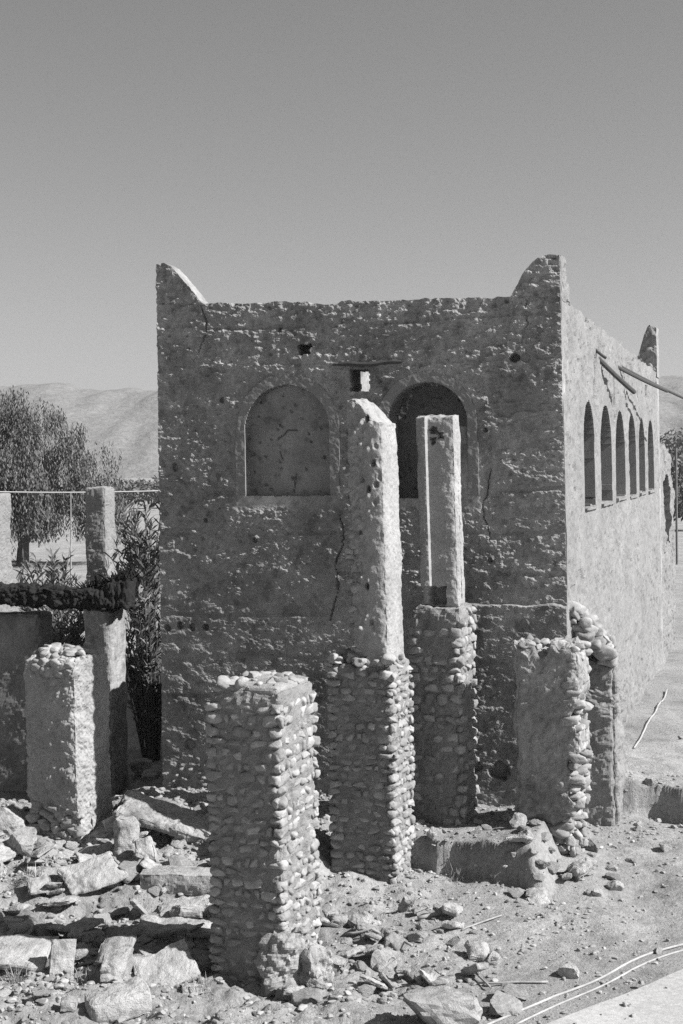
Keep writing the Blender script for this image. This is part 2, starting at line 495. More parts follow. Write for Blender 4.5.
# raised plaster surround of each arch
for A in (AL, AR):
    w = .13
    uu = np.linspace(A.u0 - w, A.u1 + w, 120)
    keep = lambda U, V, A=A, w=w: (A.sd(U, V) > .002) & (A.sd(U, V, w) < .02 * vn(U * 5, V * 5, 0, 140)) & (V > A.bot + .02)
    thick_grid('arch_surround', uu, lambda u, A=A: np.full(u.shape, A.bot), lambda u, A=A: np.full(u.shape, A.top + w + .02), .013,
               panel_place(-.028), lambda U, V: .008 * fbm(U * 6, V * 6, 0, 3, 141) + .004 * fbm(U * 25, V * 25, 0, 2, 142), .03, keep, M['trim'], BLD)

# ---- side wall
SL = 11.0
lean_s = np.dot(fplace(np.array([0.]), np.array([6.]), np.array([0.]))[0] - fplace(np.array([0.]), np.array([0.]), np.array([0.]))[0], UL) / 6.0
s_off0 = float(np.dot(fplace(np.array([0.]), np.array([0.]), np.array([0.]))[0], UL))
def splace(U, V, D):
    P = CORNER + UB * (U)[..., None] + NS * (np.where(D < -.4, D, D * (.25 + .75 * sstep(0, .2, U)) + .004 + .02 * sstep(.0, .3, U)))[..., None] + UL * (s_off0 + lean_s * V)[..., None]
    P[..., 2] = V
    return P - CORNER
SO = CORNER + UL * s_off0
SNn = np.cross(UB, UL * lean_s + np.array([0, 0, 1.0])); SNn /= np.linalg.norm(SNn)
def sinv(px, py):
    p = on_plane(px, py, SO, SNn); return float(np.dot(p - SO, UB)), float(p[2])
SL = sinv(656.5, 400)[0]
win_px = [(582, 593, 401, 506), (599, 610, 405, 502), (614, 623.5, 411, 497), (627, 634.5, 414, 495), (637.5, 643.5, 418, 492), (646.5, 652.5, 420, 490)]
WIN = [Arch(*w, sinv) for w in win_px]
for A in WIN: A.rise = A.r; A.spring = A.top - A.rise
CHAN = [(*sinv(px, py), cl) for px, py, cl in ((593.5, 358, 1.0), (611, 377, .55), (625, 388, .45), (635.5, 391, .45), (645, 386, .6))]
def sdepth(U, V):
    d = .04 * fbm(U * .7, V * .7, 0, 3, 150)
    d = d + .022 * fbm(U * 5, V * 6, 0, 4, 151) + .012 * fbm(U * 17, V * 19, 0, 3, 152)
    f1, f2, c = worley(U * 5, V * 6, 153)
    d = d - .04 * np.clip(.3 - f1, 0, .3) / .3 * (c > .7)
    d = d + .015 * sstep(0, .05, fbm(U * 1.2, V * 1.5, 0, 4, 154))
    for cu, cv, cl in CHAN:
        w = .055 + .02 * vn(V * 4, cu, 0, 158)
        d = d - .13 * np.exp(-((U - cu + .04 * vn(V * 2.5, cu, 0, 159)) / w) ** 2) * sstep(cv - cl, cv - cl * .5, V) * (1 - sstep(cv - .02, cv + .03, V))
    nw = np.full(U.shape, 9.0)
    for A in WIN: nw = np.minimum(nw, A.sd(U, V))
    d = d * (.12 + .88 * sstep(.0, .22, nw))
    low = 1 - sstep(.6, 1.6, V)
    d = d - low * .06 * np.clip(fbm(U * 6, V * 6, 0, 3, 155), 0, 1)
    return d
def skeep(U, V):
    k = np.ones(U.shape, bool)
    for A in WIN: k &= A.sd(U, V) > .03 * fbm(U * 3, V * 3, 0, 2, 156) * (V < A.spring)
    return k
spar = poly_top([sinv(*q) for q in [(563, 300), (580, 314), (600, 330), (620, 345), (637, 359)]] + [(SL + .2, sinv(637, 359)[1] - .03), (-.1, sinv(563, 300)[1])])
def stop(u): return spar(u) + .03 * fbm(u * 5, 0, 0, 4, 157) + .0 * u
us = np.linspace(.006, SL, int(SL / .028))
side = thick_grid('side_wall', us, lambda u: np.full(u.shape, -.3), stop, .028, splace, sdepth, .5, skeep, M['side'], BLD)
# pinnacle return on the side at the near corner
ztop = sinv(561, 256)[1]
uu = np.linspace(.024, .62, 40)
thick_grid('corner_pinnacle', uu, lambda u: stop(u) - .004, lambda u: np.maximum(stop(u) + .004, stop(u) + (ztop - stop(u)) * (1 - sstep(.15, .62, u)) ** .7), .014,
           splace, lambda U, V: sdepth(U, V) + .01, .22, None, M['side'], BLD)
# far corner pinnacle: a ragged block on the rear wall's end
def rear_place(U, V, D):
    P = CORNER + UB * (SL + .06) + UL * (s_off0 + lean_s * V + U)[..., None] + NF * D[..., None]
    P = P + 0.0; P[..., 2] = V; return P - CORNER
def rdepth(U, V): return .10 * fbm(U * 4, V * 5, 0, 4, 160)
rz = stop(np.array([SL]))[0]
zr = lambda py: float(on_plane(655, py, CORNER + UB * SL, NF)[2])
ztop_r = zr(328)
us = np.linspace(0, 5.3, 120)
thick_grid('rear_wall', us, lambda u: np.full(u.shape, -.3), lambda u: rz + .04 * fbm(u * 3, 2, 0, 3, 161), .05, rear_place, rdepth, .5, None, M['mud'], BLD)
uu = np.linspace(-.02, .50, 40)
def rr_top(u): return rz + (ztop_r - rz) * np.clip(1 - np.clip((u - .12) / .33, 0, 1) ** 1.6, .03, 1) + .09 * fbm(u * 9, 0, 0, 3, 162)
thick_grid('corner_pinnacle', uu, lambda u: np.full(u.shape, rz - .1), rr_top, .03, rear_place, lambda U, V: rdepth(U, V) + .03, .5, None, M['mud'], BLD)
# left wall, broken down along its middle so the sun crosses the building
def lplace(U, V, D):
    P = CORNER + UL * (L0 - .02) + UB * (U)[..., None] - NS * D[..., None]
    P = P + UL * (LL * V)[..., None]; P[..., 2] = V; return P - CORNER
def ltop(u):
    full = 6.45; low = 2.75
    k = sstep(.75, 1.0, u) * (1 - sstep(5.4, 6.2, u))
    return full - (full - low) * k + .12 * fbm(u * 3, 4, 0, 4, 163)
us = np.linspace(.06, SL, 300)
thick_grid('left_wall', us, lambda u: np.full(u.shape, -.3), ltop, .05, lplace, lambda U, V: .04 * fbm(U * 3, V * 3, 0, 4, 164), .5, None, M['mud'], BLD)

# annex continuing past the rear corner
def aplace(U, V, D):
    P = CORNER + UB * U[..., None] + NS * (D - .05)[..., None] + UL * (s_off0 + lean_s * V)[..., None]; P[..., 2] = V; return P - CORNER
a0, a1 = SL + .56, sinv(676, 500)[0]
aw = Arch(665.5, 672.5, 474, 545, sinv)
def atop(u): return 4.75 - 1.0 * sstep(a0 + 2.5, a1, u) + .18 * fbm(u * 2.2, 1, 0, 4, 170)
us = np.linspace(a0, a1, 160)
thick_grid('annex_wall', us, lambda u: np.full(u.shape, -.3), atop, .035, aplace, lambda U, V: sdepth(U, V) * 1.6, .45,
           lambda U, V: aw.sd(U, V) > .08 * vn(U * 3, V * 4, 0, 171), M['side'], BLD)

# ------------------------------------------------------------------ rough blocks, stones
def rblock(sx, sy, sz, res=.03, amp=.02, freq=4.0, chip=.05, seed=0, fine=.006, shape=None, layers=0.0, warp=0.0):
    """A weathered block standing on z=0, centred in x,y: one closed mesh, V,F."""
    nx, ny, nz = [max(3, int(round(s / res))) for s in (sx, sy, sz)]
    xs, ys, zs = np.linspace(-1, 1, nx + 1), np.linspace(-1, 1, ny + 1), np.linspace(-1, 1, nz + 1)
    Vs, Fs, n = [], [], 0
    def face(A, B, mk):
        nonlocal n
        a, b = np.meshgrid(A, B); P = mk(a, b).reshape(-1, 3)
        h, w = a.shape; I = np.arange(h * w).reshape(h, w) + n
        Fs.append(np.stack([I[:-1, :-1], I[:-1, 1:], I[1:, 1:], I[1:, :-1]], -1).reshape(-1, 4)); Vs.append(P); n += h * w
    o = np.ones_like
    face(xs, zs, lambda a, b: np.stack([a, -o(a), b], -1)); face(xs[::-1], zs, lambda a, b: np.stack([a, o(a), b], -1))
    face(ys, zs, lambda a, b: np.stack([o(a), a, b], -1)); face(ys[::-1], zs, lambda a, b: np.stack([-o(a), a, b], -1))
    face(xs, ys, lambda a, b: np.stack([a, b, o(a)], -1)); face(xs[::-1], ys, lambda a, b: np.stack([a, b, -o(a)], -1))
    Q = np.concatenate(Vs); F = np.concatenate(Fs)
    S = np.array([sx, sy, sz]) / 2
    P = Q * S
    N = np.sign(Q) * np.abs(Q) ** 8; N /= np.linalg.norm(N, axis=1)[:, None]
    ex = [np.clip(1 - (1 - np.abs(Q[:, i])) * S[i] / .10, 0, 1) ** 2 for i in range(3)]
    edge = np.maximum(np.maximum(ex[0] * ex[1], ex[1] * ex[2]), ex[0] * ex[2])
    d = amp * fbm(P[:, 0] * freq, P[:, 1] * freq, P[:, 2] * freq, 4, seed) + fine * fbm(P[:, 0] * 24, P[:, 1] * 24, P[:, 2] * 24, 3, seed + 3)
    ch = .45 + .9 * np.clip(fbm(P[:, 0] * 6, P[:, 1] * 6, P[:, 2] * 6, 3, seed + 7) + .25, 0, 1)
    d = d - chip * edge * ch
    if warp:
        P = P + warp * np.stack([fbm(P[:, 0] * 2.2, P[:, 1] * 2.2, P[:, 2] * 2.2, 3, seed + 20 + k) for k in range(3)], -1) * np.array([1, 1, .35])
    if layers: d = d + layers * np.sin(P[:, 2] * 50 + 2 * vn(P[:, 0] * 4, P[:, 1] * 4, P[:, 2] * 4, seed + 9))
    P = P + N * d[:, None]; P[:, 2] += sz / 2
    if shape is not None: P = shape(P)
    return P, F

def cobble_V(seed, sub=3):
    V, F = ICO[sub]
    r = np.random.RandomState(seed)
    k = 1 / np.maximum(np.abs(V).max(1), 1e-6) ** .75     # a little boxy
    P = V * k[:, None]
    for c in range(6):
        nn = r.randn(3); nn /= np.linalg.norm(nn); e = np.maximum(P @ nn - r.uniform(.62, .95), 0); P = P - np.outer(e * .85, nn)
    n = 1 + .26 * fbm(P[:, 0] * 1.2, P[:, 1] * 1.2, P[:, 2] * 1.2, 3, seed) + .07 * fbm(P[:, 0] * 4, P[:, 1] * 4, P[:, 2] * 4, 2, seed + 1)
    return P * n[:, None], F
COB = [cobble_V(200 + i) for i in range(14)]
COB2 = [cobble_V(230 + i, 2) for i in range(14)]

def chunk_V(seed, sub=4, cuts=9):
    r = np.random.RandomState(seed)
    V, F = ICO[sub]; P = V / np.maximum(np.abs(V).max(1), 1e-6)[:, None] ** .5
    P = P * (1 + .22 * fbm(P[:, 0] * 1.3, P[:, 1] * 1.3, P[:, 2] * 1.3, 3, seed + 50))[:, None]
    for k in range(cuts):
        nn = r.randn(3); nn /= np.linalg.norm(nn); dd = r.uniform(.5, .85)
        e = P @ nn - dd; P = P - np.outer(np.maximum(e, 0), nn)
    n = .20 * fbm(P[:, 0] * 2.2, P[:, 1] * 2.2, P[:, 2] * 2.2, 5, seed, .6) + .06 * fbm(P[:, 0] * 8, P[:, 1] * 8, P[:, 2] * 8, 3, seed + 1)
    return P * (1 + n)[:, None], F

def masonry(mb, w, d, z0, z1, course, seed, prot=.035, sub=3, faces=('f', 'r', 'b', 'l'), omit=.12, lens=(.08, .19), big_corner=True, prof=None):
    """Cobbles in courses on the faces of a w x d pier standing on the origin."""
    r = random.Random(seed)
    lib = COB if sub == 3 else COB2
    def stone(c, ax_u, ax_n, a, n, h):
        V, F = r.choice(lib)
        R3 = rotm(r.uniform(-.3, .3), r.uniform(-.22, .22), r.uniform(-.3, .3))
        P = (V * np.array([a, n, h])) @ R3.T
        if r.random() < .5: P[:, 0] *= -1
        P = np.outer(P[:, 0], ax_u) + np.outer(P[:, 1], ax_n) + np.outer(P[:, 2], [0, 0, 1]) + c
        mb.add(P, F)
    X, Y = np.array([1., 0, 0]), np.array([0, 1., 0])
    z = z0
    while z < z1 - course * .5:
        ch = course * r.uniform(.72, 1.22); zc = z + ch / 2
        for f in faces:
            if f in 'fb':
                au, an, half, outd = X, -Y if f == 'f' else Y, w / 2, d / 2
            else:
                au, an, half, outd = Y, X if f == 'r' else -X, d / 2, w / 2
            u = -half
            while u < half - .03:
                L = r.uniform(*lens)
                first = u == -half
                last = u + L > half - .06
                if first or last: L = max(L, r.uniform(.08, .17) if big_corner else L)
                if u + L > half: L = max(half - u, .06)
                if r.random() > (omit * .7 if (first or last) else omit):
                    p = prot * r.uniform(.3, 1.2) + (.012 if (first or last) else 0)
                    nn = r.uniform(.045, .07)
                    sh = 0 if prof is None else prof(f, u + L / 2, zc)
                    c = au * (u + L / 2) + an * (outd - nn + p + sh) + np.array([0, 0, zc + r.uniform(-.008, .008)])
                    stone(c, au, an, L * .50, nn, ch * r.uniform(.36, .48))
                u += L + r.uniform(0, .025)
        z += ch

def top_heap(mb, w, d, z, n, seed, smin=.05, smax=.11, hgt=.05):
    r = random.Random(seed)
    for i in range(n):
        V, F = r.choice(COB)
        s = r.uniform(smin, smax)
        P = (V * np.array([s, s * r.uniform(.7, 1), s * r.uniform(.4, .65)])) @ rotm(r.uniform(-.4, .4), r.uniform(-.4, .4), r.uniform(0, 6)).T
        mb.add(P + np.array([r.uniform(-.46, .46) * w, r.uniform(-.46, .46) * d, z + r.uniform(-.02, 1) * hgt]), F)

def pier_origin(px_edge, py_base, Y, w, d):
    """front right vertical edge seen at px_edge, at depth Y"""
    E = at_y(px_edge, py_base, Y)
    c = E + UL * w / 2 + UB * d / 2
    c[2] = E[2]
    return c

def pier(name, label, cat, c, group='ruined pillars in front of the building'):
    z = min(float(g(c[0] + dx, c[1] + dy)) for dx in (-.4, 0, .4) for dy in (-.45, -.2, 0))
    e = empty(name, (c[0], c[1], z - .03), -ANG - R(4.5))
    tag(e, label, cat, group); return e

# 1 foreground stone pillar
Y1 = 12.85
c1 = pier_origin(289, 960, Y1, .74, .86)
p1 = pier('stone_pillar', 'short thick pillar of bare round cobbles in courses, nearest in front', 'pillar', c1)
z1 = float(at_y(260, 690, Y1 + .2)[2]) - p1.location.z
mbm = MB(); V, F = rblock(.705, .825, z1, .022, .04, 7, .05, 301, .02); mbm.add(V, F)
link('mortar_core', mbm.mesh('mortar_core', M['mortar']), p1)
mb = MB(); masonry(mb, .74, .86, .0, z1 - .07, .098, 302, .004, lens=(.05, .19), omit=.12)
link('cobble_facing', mb.mesh('cobble_facing', M['cobble'], True), p1)
mb = MB(); V, F = rblock(.68, .80, .10, .022, .025, 6, .06, 303); mb.add(V + [0, 0, z1 - .05], F)
link('mortar_cap', mb.mesh('mortar_cap', M['slab']), p1)
mb = MB(); top_heap(mb, .70, .8, z1 + .03, 34, 304, .03, .085, .03)
link('cap_stones', mb.mesh('cap_stones', M['cobble'], True), p1)

# 2 tall pillar: cobble base, plastered shaft
Y2 = 15.6
c2 = pier_origin(399, 880, Y2, .77, .66)
p2 = pier('tall_pillar', 'tallest broken pillar, plastered shaft rising from a cobble base before the front', 'pillar', c2)
zb2 = float(at_y(370, 662, Y2)[2]) - p2.location.z
zt2 = float(at_y(370, 397, Y2)[2]) - p2.location.z
V, F = rblock(.73, .62, zb2 - .05, .022, .045, 7, .05, 311, .02)
link('mortar_core', mesh_from('mortar_core', V, F, M['mortar']), p2)
mb = MB(); masonry(mb, .77, .66, 0, zb2 - .16, .098, 312, .004, omit=.12, lens=(.05, .18))
link('cobble_facing', mb.mesh('cobble_facing', M['cobble'], True), p2)
mb = MB(); top_heap(mb, .80, .68, zb2 - .16, 130, 313, .04, .085, .20)
link('cap_stones', mb.mesh('cap_stones', M['cobble'], True), p2)
sh2 = np.array([.00, .0])
def shaft2(P):
    t = P[:, 2] / (zt2 - zb2 + .2)
    P = P.copy()
    # the top breaks away to the right
    drop = .30 * sstep(-.12, .24, P[:, 0] + .03 * vn(P[:, 0] * 14, P[:, 1] * 14, 0, 315)) * sstep(.90, 1.0, t)
    P[:, 2] -= drop
    P[:, 0] += -.02 - .030 * t * 2.2
    # ragged left third where the facing fell away
    rag = (1 - sstep(-.16, -.02, P[:, 0] + .05 * vn(P[:, 2] * 3, 0, 0, 316)))
    P[:, 1] += rag * (.035 + .05 * fbm(P[:, 0] * 9, P[:, 2] * 9, 0, 3, 317)) * (P[:, 1] < 0)
    # facing lost along a ragged column
    cl1, cl2, cc = worley(P[:, 0] * 13 + 40, P[:, 2] * 9, 319)
    zone = np.exp(-((P[:, 0] + .06 + .06 * vn(P[:, 2] * 2.2, 3, 0, 320)) / .09) ** 2)
    fr = (P[:, 1] < -.05)
    P[:, 1] += fr * zone * (.10 * (1 - sstep(.16, .45, cl1)) * (cc > .74) - .05 * np.clip(.5 - cl1, 0, .5) * (cc < .3))
    P[:, 1] += fr * rag * -.06 * np.clip(.5 - cl1, 0, .5)
    for k in (0, 2): P[:, k] += (.012 + .022 * rag) * fbm(P[:, 0] * 9, P[:, 1] * 9, P[:, 2] * 7, 5, 330 + k, .7)
    return P
V, F = rblock(.42, .56, zt2 - zb2 + .2, .011, .022, 3.2, .04, 314, .010, shaft2)
V = V + [.140, .02, zb2 - .2]
link('plastered_shaft', mesh_from('plastered_shaft', V, F, M['plaster']), p2)
mb = MB(); r_ = random.Random(360)
for i in range(46):
    V, F = r_.choice(COB); sc_ = r_.uniform(.03, .06); zz = zb2 + r_.uniform(.05, zt2 - zb2 - .35)
    mb.add((V * [sc_, sc_ * .7, sc_ * .6]) @ rotm(r_.uniform(-.4, .4), r_.uniform(-.4, .4), r_.uniform(-.6, .6)).T + [-.02 - .066 * (zz - zb2) / (zt2 - zb2) + r_.uniform(-.10, .05), -.215 + r_.uniform(0, .02), zz], F)
link('exposed_stones', mb.mesh('exposed_stones', M['cobble'], True), p2)

# 3 second tall pillar with a rebate
Y3 = 16.55
c3 = pier_origin(466, 810, Y3, .64, .60)
p3 = pier('slender_pillar', 'slender plastered pillar on a cobble base standing before the walled-up arch', 'pillar', c3)
zb3 = float(at_y(440, 608, Y3)[2]) - p3.location.z
zt3 = float(at_y(440, 416, Y3)[2]) - p3.location.z
V, F = rblock(.61, .565, zb3, .022, .04, 7, .05, 321, .02)
link('mortar_core', mesh_from('mortar_core', V, F, M['mortar']), p3)
mb = MB(); masonry(mb, .64, .60, 0, zb3 - .25, .12, 322, .010, omit=.35)
masonry(mb, .64, .60, zb3 - .25, zb3 - .02, .12, 325, .03, omit=.2, faces=('r', 'b'))
link('cobble_facing', mb.mesh('cobble_facing', M['cobble'], True), p3)
def shaft3(P):
    P = P.copy(); t = P[:, 2] / (zt3 - zb3)
    left = (1 - sstep(-.105, -.09, P[:, 0])) * sstep(.10, .12, t)
    P[:, 1] += (1 - left) * .07 * (P[:, 1] < 0)
    for (ux, zz, rr, dp) in ((-.02, (zt3 - zb3) - .14, .045, .12), (-.03, (zt3 - zb3) - .26, .035, .1), (.06, (zt3 - zb3) - .2, .03, .08), (-.04, .14, .10, .2)):
        q = np.maximum(np.abs(P[:, 0] - ux), np.abs(P[:, 2] - zz)) + .015 * vn(P[:, 0] * 30, P[:, 2] * 30, 0, 327)
        P[:, 1] += dp * (1 - sstep(rr * .8, rr * 1.1, q)) * (P[:, 1] < 0)
    P[:, 2] += .05 * fbm(P[:, 0] * 5, P[:, 1] * 5, 0, 3, 328) * sstep(.95, 1, t)
    P[:, 0] += -.02 - .035 * t
    return P
V, F = rblock(.45, .36, zt3 - zb3 + .04, .011, .022, 3.5, .04, 324, .010, shaft3)
link('plastered_shaft', mesh_from('plastered_shaft', V + [.06, -.06, zb3 - .02], F, M['plaster']), p3)

# 4 left plastered pillar, stones showing at its top
Y4 = 16.5
c4 = pier_origin(82, 850, Y4, .70, .78)
p4 = pier('plastered_pillar', 'square rough plastered pillar with exposed cobbles on top, at left', 'pillar', c4)
z4 = float(at_y(60, 655, Y4)[2]) - p4.location.z
def shaft4(P):
    P = P.copy()
    # plaster has come off in a scoop at the top front, and low down
    q = np.hypot(P[:, 0] - .05, (P[:, 2] - z4 + .12) * 1.0)
    P[:, 1] += .07 * (1 - sstep(.14, .34, q + .10 * fbm(P[:, 0] * 9, P[:, 2] * 9, 0, 3, 332))) * (P[:, 1] < -.1)
    low = (1 - sstep(.25, .55, P[:, 2] + .15 * vn(P[:, 0] * 5, P[:, 1] * 5, 0, 333)))
    P[:, 1] += .07 * low * (P[:, 1] < -.1)
    return P
V, F = rblock(.70, .78, z4 - .06, .012, .040, 9, .025, 331, .022, shaft4)
link('plastered_shaft', mesh_from('plastered_shaft', V, F, M['plaster']), p4)
mb = MB(); top_heap(mb, .62, .62, z4 - .12, 60, 334, .05, .10, .13)
r_ = random.Random(335)
for i in range(150):
    V, F = r_.choice(COB); s = r_.uniform(.05, .085)
    x = r_.uniform(-.22, .32); z = z4 - .10 - abs(r_.gauss(0, .10))
    mb.add((V * [s, s * .8, s * .62]) @ rotm(r_.uniform(-.3, .3), r_.uniform(-.3, .3), r_.uniform(-.4, .4)).T + [x * .9, -.335 + r_.uniform(0, .035), z], F)
for i in range(50):
    V, F = r_.choice(COB); s = r_.uniform(.05, .09)
    mb.add((V * [s, s * .8, s * .7]) @ rotm(r_.uniform(-.3, .3), r_.uniform(-.3, .3), r_.uniform(-.4, .4)).T + [r_.uniform(-.33, .33), -.35 + r_.uniform(0, .06), r_.uniform(.05, .42)], F)
link('exposed_cobbles', mb.mesh('exposed_cobbles', M['cobble'], True), p4)

# 5 broken right pier before the corner
Y5 = 16.0
c5 = pier_origin(583, 840, Y5, .74, .62)
p5 = pier('broken_pier', 'short broken pier with smooth plastered front and cobbles spilling from its right edge', 'pillar', c5)
z5 = float(at_y(550, 648, Y5)[2]) - p5.location.z
def shaft5(P):
    P = P.copy()
    cut = P[:, 0] - .30 + .10 * vn(P[:, 2] * 6, 1, 0, 341) + .45 * (1 - sstep(.25, .72, P[:, 2]))
    m = np.maximum(cut, 0) * (P[:, 0] > -.2)
    P[:, 0] -= m * .95
    P[:, 2] -= .10 * sstep(.1, .3, P[:, 0]) * sstep(z5 - .25, z5 - .05, P[:, 2]) * 0
    P[:, 2] += (.13 * fbm(P[:, 0] * 5, P[:, 1] * 5, 0, 3, 343) - .10 * sstep(-.3, .0, P[:, 0]) + .14 * sstep(.0, .06, P[:, 0])) * sstep(z5 - .5, z5, P[:, 2])
    P[:, 0] += .05 * fbm(P[:, 2] * 4, P[:, 1] * 2, 0, 3, 348) * (P[:, 0] < -.2)
    low = 1 - sstep(.30, .5, P[:, 2] + .1 * vn(P[:, 0] * 6, 0, 0, 342))
    P[:, 1] += .12 * low * (P[:, 1] < 0)
    return P
V, F = rblock(.76, .60, z5, .013, .05, 4, .09, 344, .022, shaft5)
link('plastered_panel', mesh_from('plastered_panel', V, F, M['mud']), p5)
mb = MB(); r_ = random.Random(345)
z = .12
while z < z5 - .02:
    for j in range(4):
        V, F = r_.choice(COB); s = r_.uniform(.045, .12)
        x = .25 + r_.uniform(-.02, .05) - .22 * (1 - min(1, max(0, (z - .2) / .5)))
        mb.add((V * [s, s * .75, s * .52]) @ rotm(r_.uniform(-.3, .3), r_.uniform(-.3, .3), r_.uniform(-.5, .5)).T + [x + r_.uniform(0, .06), -.24 + j * .15, z], F)
    z += r_.uniform(.06, .105)
masonry(mb, .60, .5, .0, .5, .12, 346, .03, omit=.15)
link('cobble_core', mb.mesh('cobble_core', M['cobble'], True), p5)
mb = MB(); top_heap(mb, .66, .5, z5 - .04, 22, 347, .04, .085, .06)
link('cap_stones', mb.mesh('cap_stones', M['cobble'], True), p5)

# corner buttress, part of the building
def butt_shape(P):
    P = P.copy()
    top = sstep(1.5, 2.6, P[:, 2]); P[:, 2] -= top * .35 * sstep(-.3, .3, P[:, 0]); return P
zb = float(g(3.2, 17.9))
V, F = rblock(.95, 1.0, 2.75, .022, .07, 4, .12, 351, .02, butt_shape)
bc = CORNER + UB * 1.15 + NS * (-.06); bc[2] = zb - .35
ca, sa = math.cos(-ANG), math.sin(-ANG)
Vr = np.stack([V[:, 0] * ca - V[:, 1] * sa, V[:, 0] * sa + V[:, 1] * ca, V[:, 2]], -1) + bc - CORNER
link('corner_buttress', mesh_from('corner_buttress', Vr, F, M['side']), BLD)
mb = MB(); r_ = random.Random(352)
for i in range(120):
    V, F = r_.choice(COB); s = r_.uniform(.05, .17)
    t = r_.random()
    p = at_y(562 + 46 * t, 606 + 42 * t + r_.uniform(-6, 10), 17.45 + r_.uniform(0, .7)) - CORNER
    mb.add((V * [s, s * .8, s * .6]) @ rotm(r_.uniform(-.4, .4), r_.uniform(-.4, .4), r_.uniform(0, 6)).T + p, F)
link('broken_core', mb.mesh('broken_core', M['cobble'], True), BLD)

# wooden lintel above the small window, joist stubs, sills
a, b = finv(333, 365), finv(402, 362)
pa = fplace(np.array([a[0]]), np.array([a[1]]), np.array([.0]))[0]; pb = fplace(np.array([b[0]]), np.array([b[1]]), np.array([.0]))[0]
mb = MB(); tube(mb, [pa + (pb - pa) * t + NF * .012 + np.array([0, 0, .012 * math.sin(9 * t)]) for t in np.linspace(0, 1, 9)], [.012, .03, .035, .03, .032, .036, .03, .036, .02], 7)
link('wooden_lintel', mb.mesh('wooden_lintel', M['wood']), BLD)
for A in WIN:
    u = (A.u0 + A.u1) / 2
    V, F = rblock(A.u1 - A.u0 + .06, .14, .05, .02, .012, 5, .015, int(A.c * 100))
    # local x runs along the wall
    c = splace(np.array([u]), np.array([A.bot - .055]), np.array([-.025]))[0]
    P = np.outer(V[:, 0], UB) + np.outer(V[:, 1], NS) + np.outer(V[:, 2], [0, 0, 1]) + c
    link('window_sill', mesh_from('window_sill', P, F, M['side']), BLD)

# loose poles leaning out of the side wall
def pole(label, a, b, rads, out0, out1, flat=False):
    pa = on_plane(*a, SO + NS * out0, SNn); pb = on_plane(*b, SO + NS * out1, SNn)
    mb = MB(); pts = [pa + (pb - pa) * t - pa + np.array([0, 0, -.015 * math.sin(math.pi * t)]) for t in np.linspace(0, 1, 7)]
    tube(mb, pts, list(np.linspace(rads[0], rads[1], 7)), 8)
    o = link('wooden_pole', mb.mesh('wooden_pole', M['wood'])); o.location = pa
    tag(o, label, 'pole', 'broken roof poles sticking out of the side wall')
pole('shorter thick grey pole slanting down across the sunlit side wall above the windows', (592, 352), (634, 392), (.034, .036), -.05, .35)
pole('long grey pole jutting out past the far corner of the sunlit side wall', (610, 361), (694, 403), (.027, .022), -.05, .9)
pole('thick pole end under the long thin one near the far corner of the sunlit wall', (614, 365), (667, 391), (.028, .03), .02, .6)
pole('thin stick starting above the shorter thick pole on the sunlit side wall', (590, 344), (606, 358), (.022, .022), -.05, .15)

# ------------------------------------------------------------------ ruins on the left, behind
def block_thing(name, label, cat, P0, size, rz, mat, seed, part=None, tilt=(0, 0), group=None, res=.03, amp=.03, freq=3.5, chip=.06, fine=.01, shape=None, sink=.05):
    V, F = rblock(*size, res, amp, freq, chip, seed, fine, shape)
    o = link(name, mesh_from(name, V, F, mat)); o.location = (P0[0], P0[1], P0[2] - sink)
    o.rotation_euler = (tilt[0], tilt[1], rz); tag(o, label, cat, group); return o

YD = 21.5
E = at_y(111, 700, YD); zt = float(at_y(100, 608, YD)[2])
cD = E + UL * .22 + UB * .3; zg = float(g(cD[0], cD[1]))
block_thing('shaded_pillar', 'dark shaded pillar carrying the right end of the sooty lintel', 'pillar', (cD[0], cD[1], zg), (.44, .60, zt - zg + .05), -ANG, M['mud'], 401, group='standing remains behind the left pillar')
xl = at_y(45, 700, YD)[0]
block_thing('wall_remnant', 'dark stretch of plastered wall under the left end of the sooty lintel', 'wall', (xl - 1.0, YD + .75, float(g(xl - 1, YD))), (2.0, .5, zt - zg - .02), -ANG, M['shade_plaster'], 402, group='standing remains behind the left pillar')  # wall colour darkened to deepen the shade around it
# lintel
la = at_y(-14, 607, YD + .25); lb_ = at_y(133, 590, YD + .25)
n = 60
ts = np.linspace(0, 1, n)
mb = MB()
def lint_shape(P):
    P = P.copy(); L = np.linalg.norm(lb_ - la)
    t = P[:, 0] / L + .5
    rag = .10 * fbm(P[:, 0] * 3, P[:, 1] * 2, 0, 4, 405, .6)
    up = sstep(.1, .4, P[:, 2])
    P[:, 2] += up * (rag + .30 * sstep(.70, .95, t) - .02)
    P[:, 2] -= (1 - up) * .04 * fbm(P[:, 0] * 5, 1, 0, 3, 406)
    return P
L = float(np.linalg.norm(lb_ - la))
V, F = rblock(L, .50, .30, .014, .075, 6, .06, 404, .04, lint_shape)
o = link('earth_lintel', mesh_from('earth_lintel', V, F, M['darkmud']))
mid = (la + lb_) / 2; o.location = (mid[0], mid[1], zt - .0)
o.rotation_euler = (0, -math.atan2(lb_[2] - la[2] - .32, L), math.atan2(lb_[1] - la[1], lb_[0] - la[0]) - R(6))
mb = MB(); r_ = random.Random(407)
for i in range(150):
    x = r_.uniform(-.5, .5) * L if i < 30 else r_.uniform(.12, .52) * L
    zz = .22 + .30 * float(sstep(.62, .95, x / L + .5)) * .9
    leaf_len = r_.uniform(.10, .26); a = r_.uniform(-.9, .9)
    b0 = np.array([x, r_.uniform(-.2, .2), zz]); tube(mb, [b0, b0 + np.array([math.sin(a), r_.uniform(-.5, .5), math.cos(a) * .8]) * leaf_len], [.014, .005], 4)
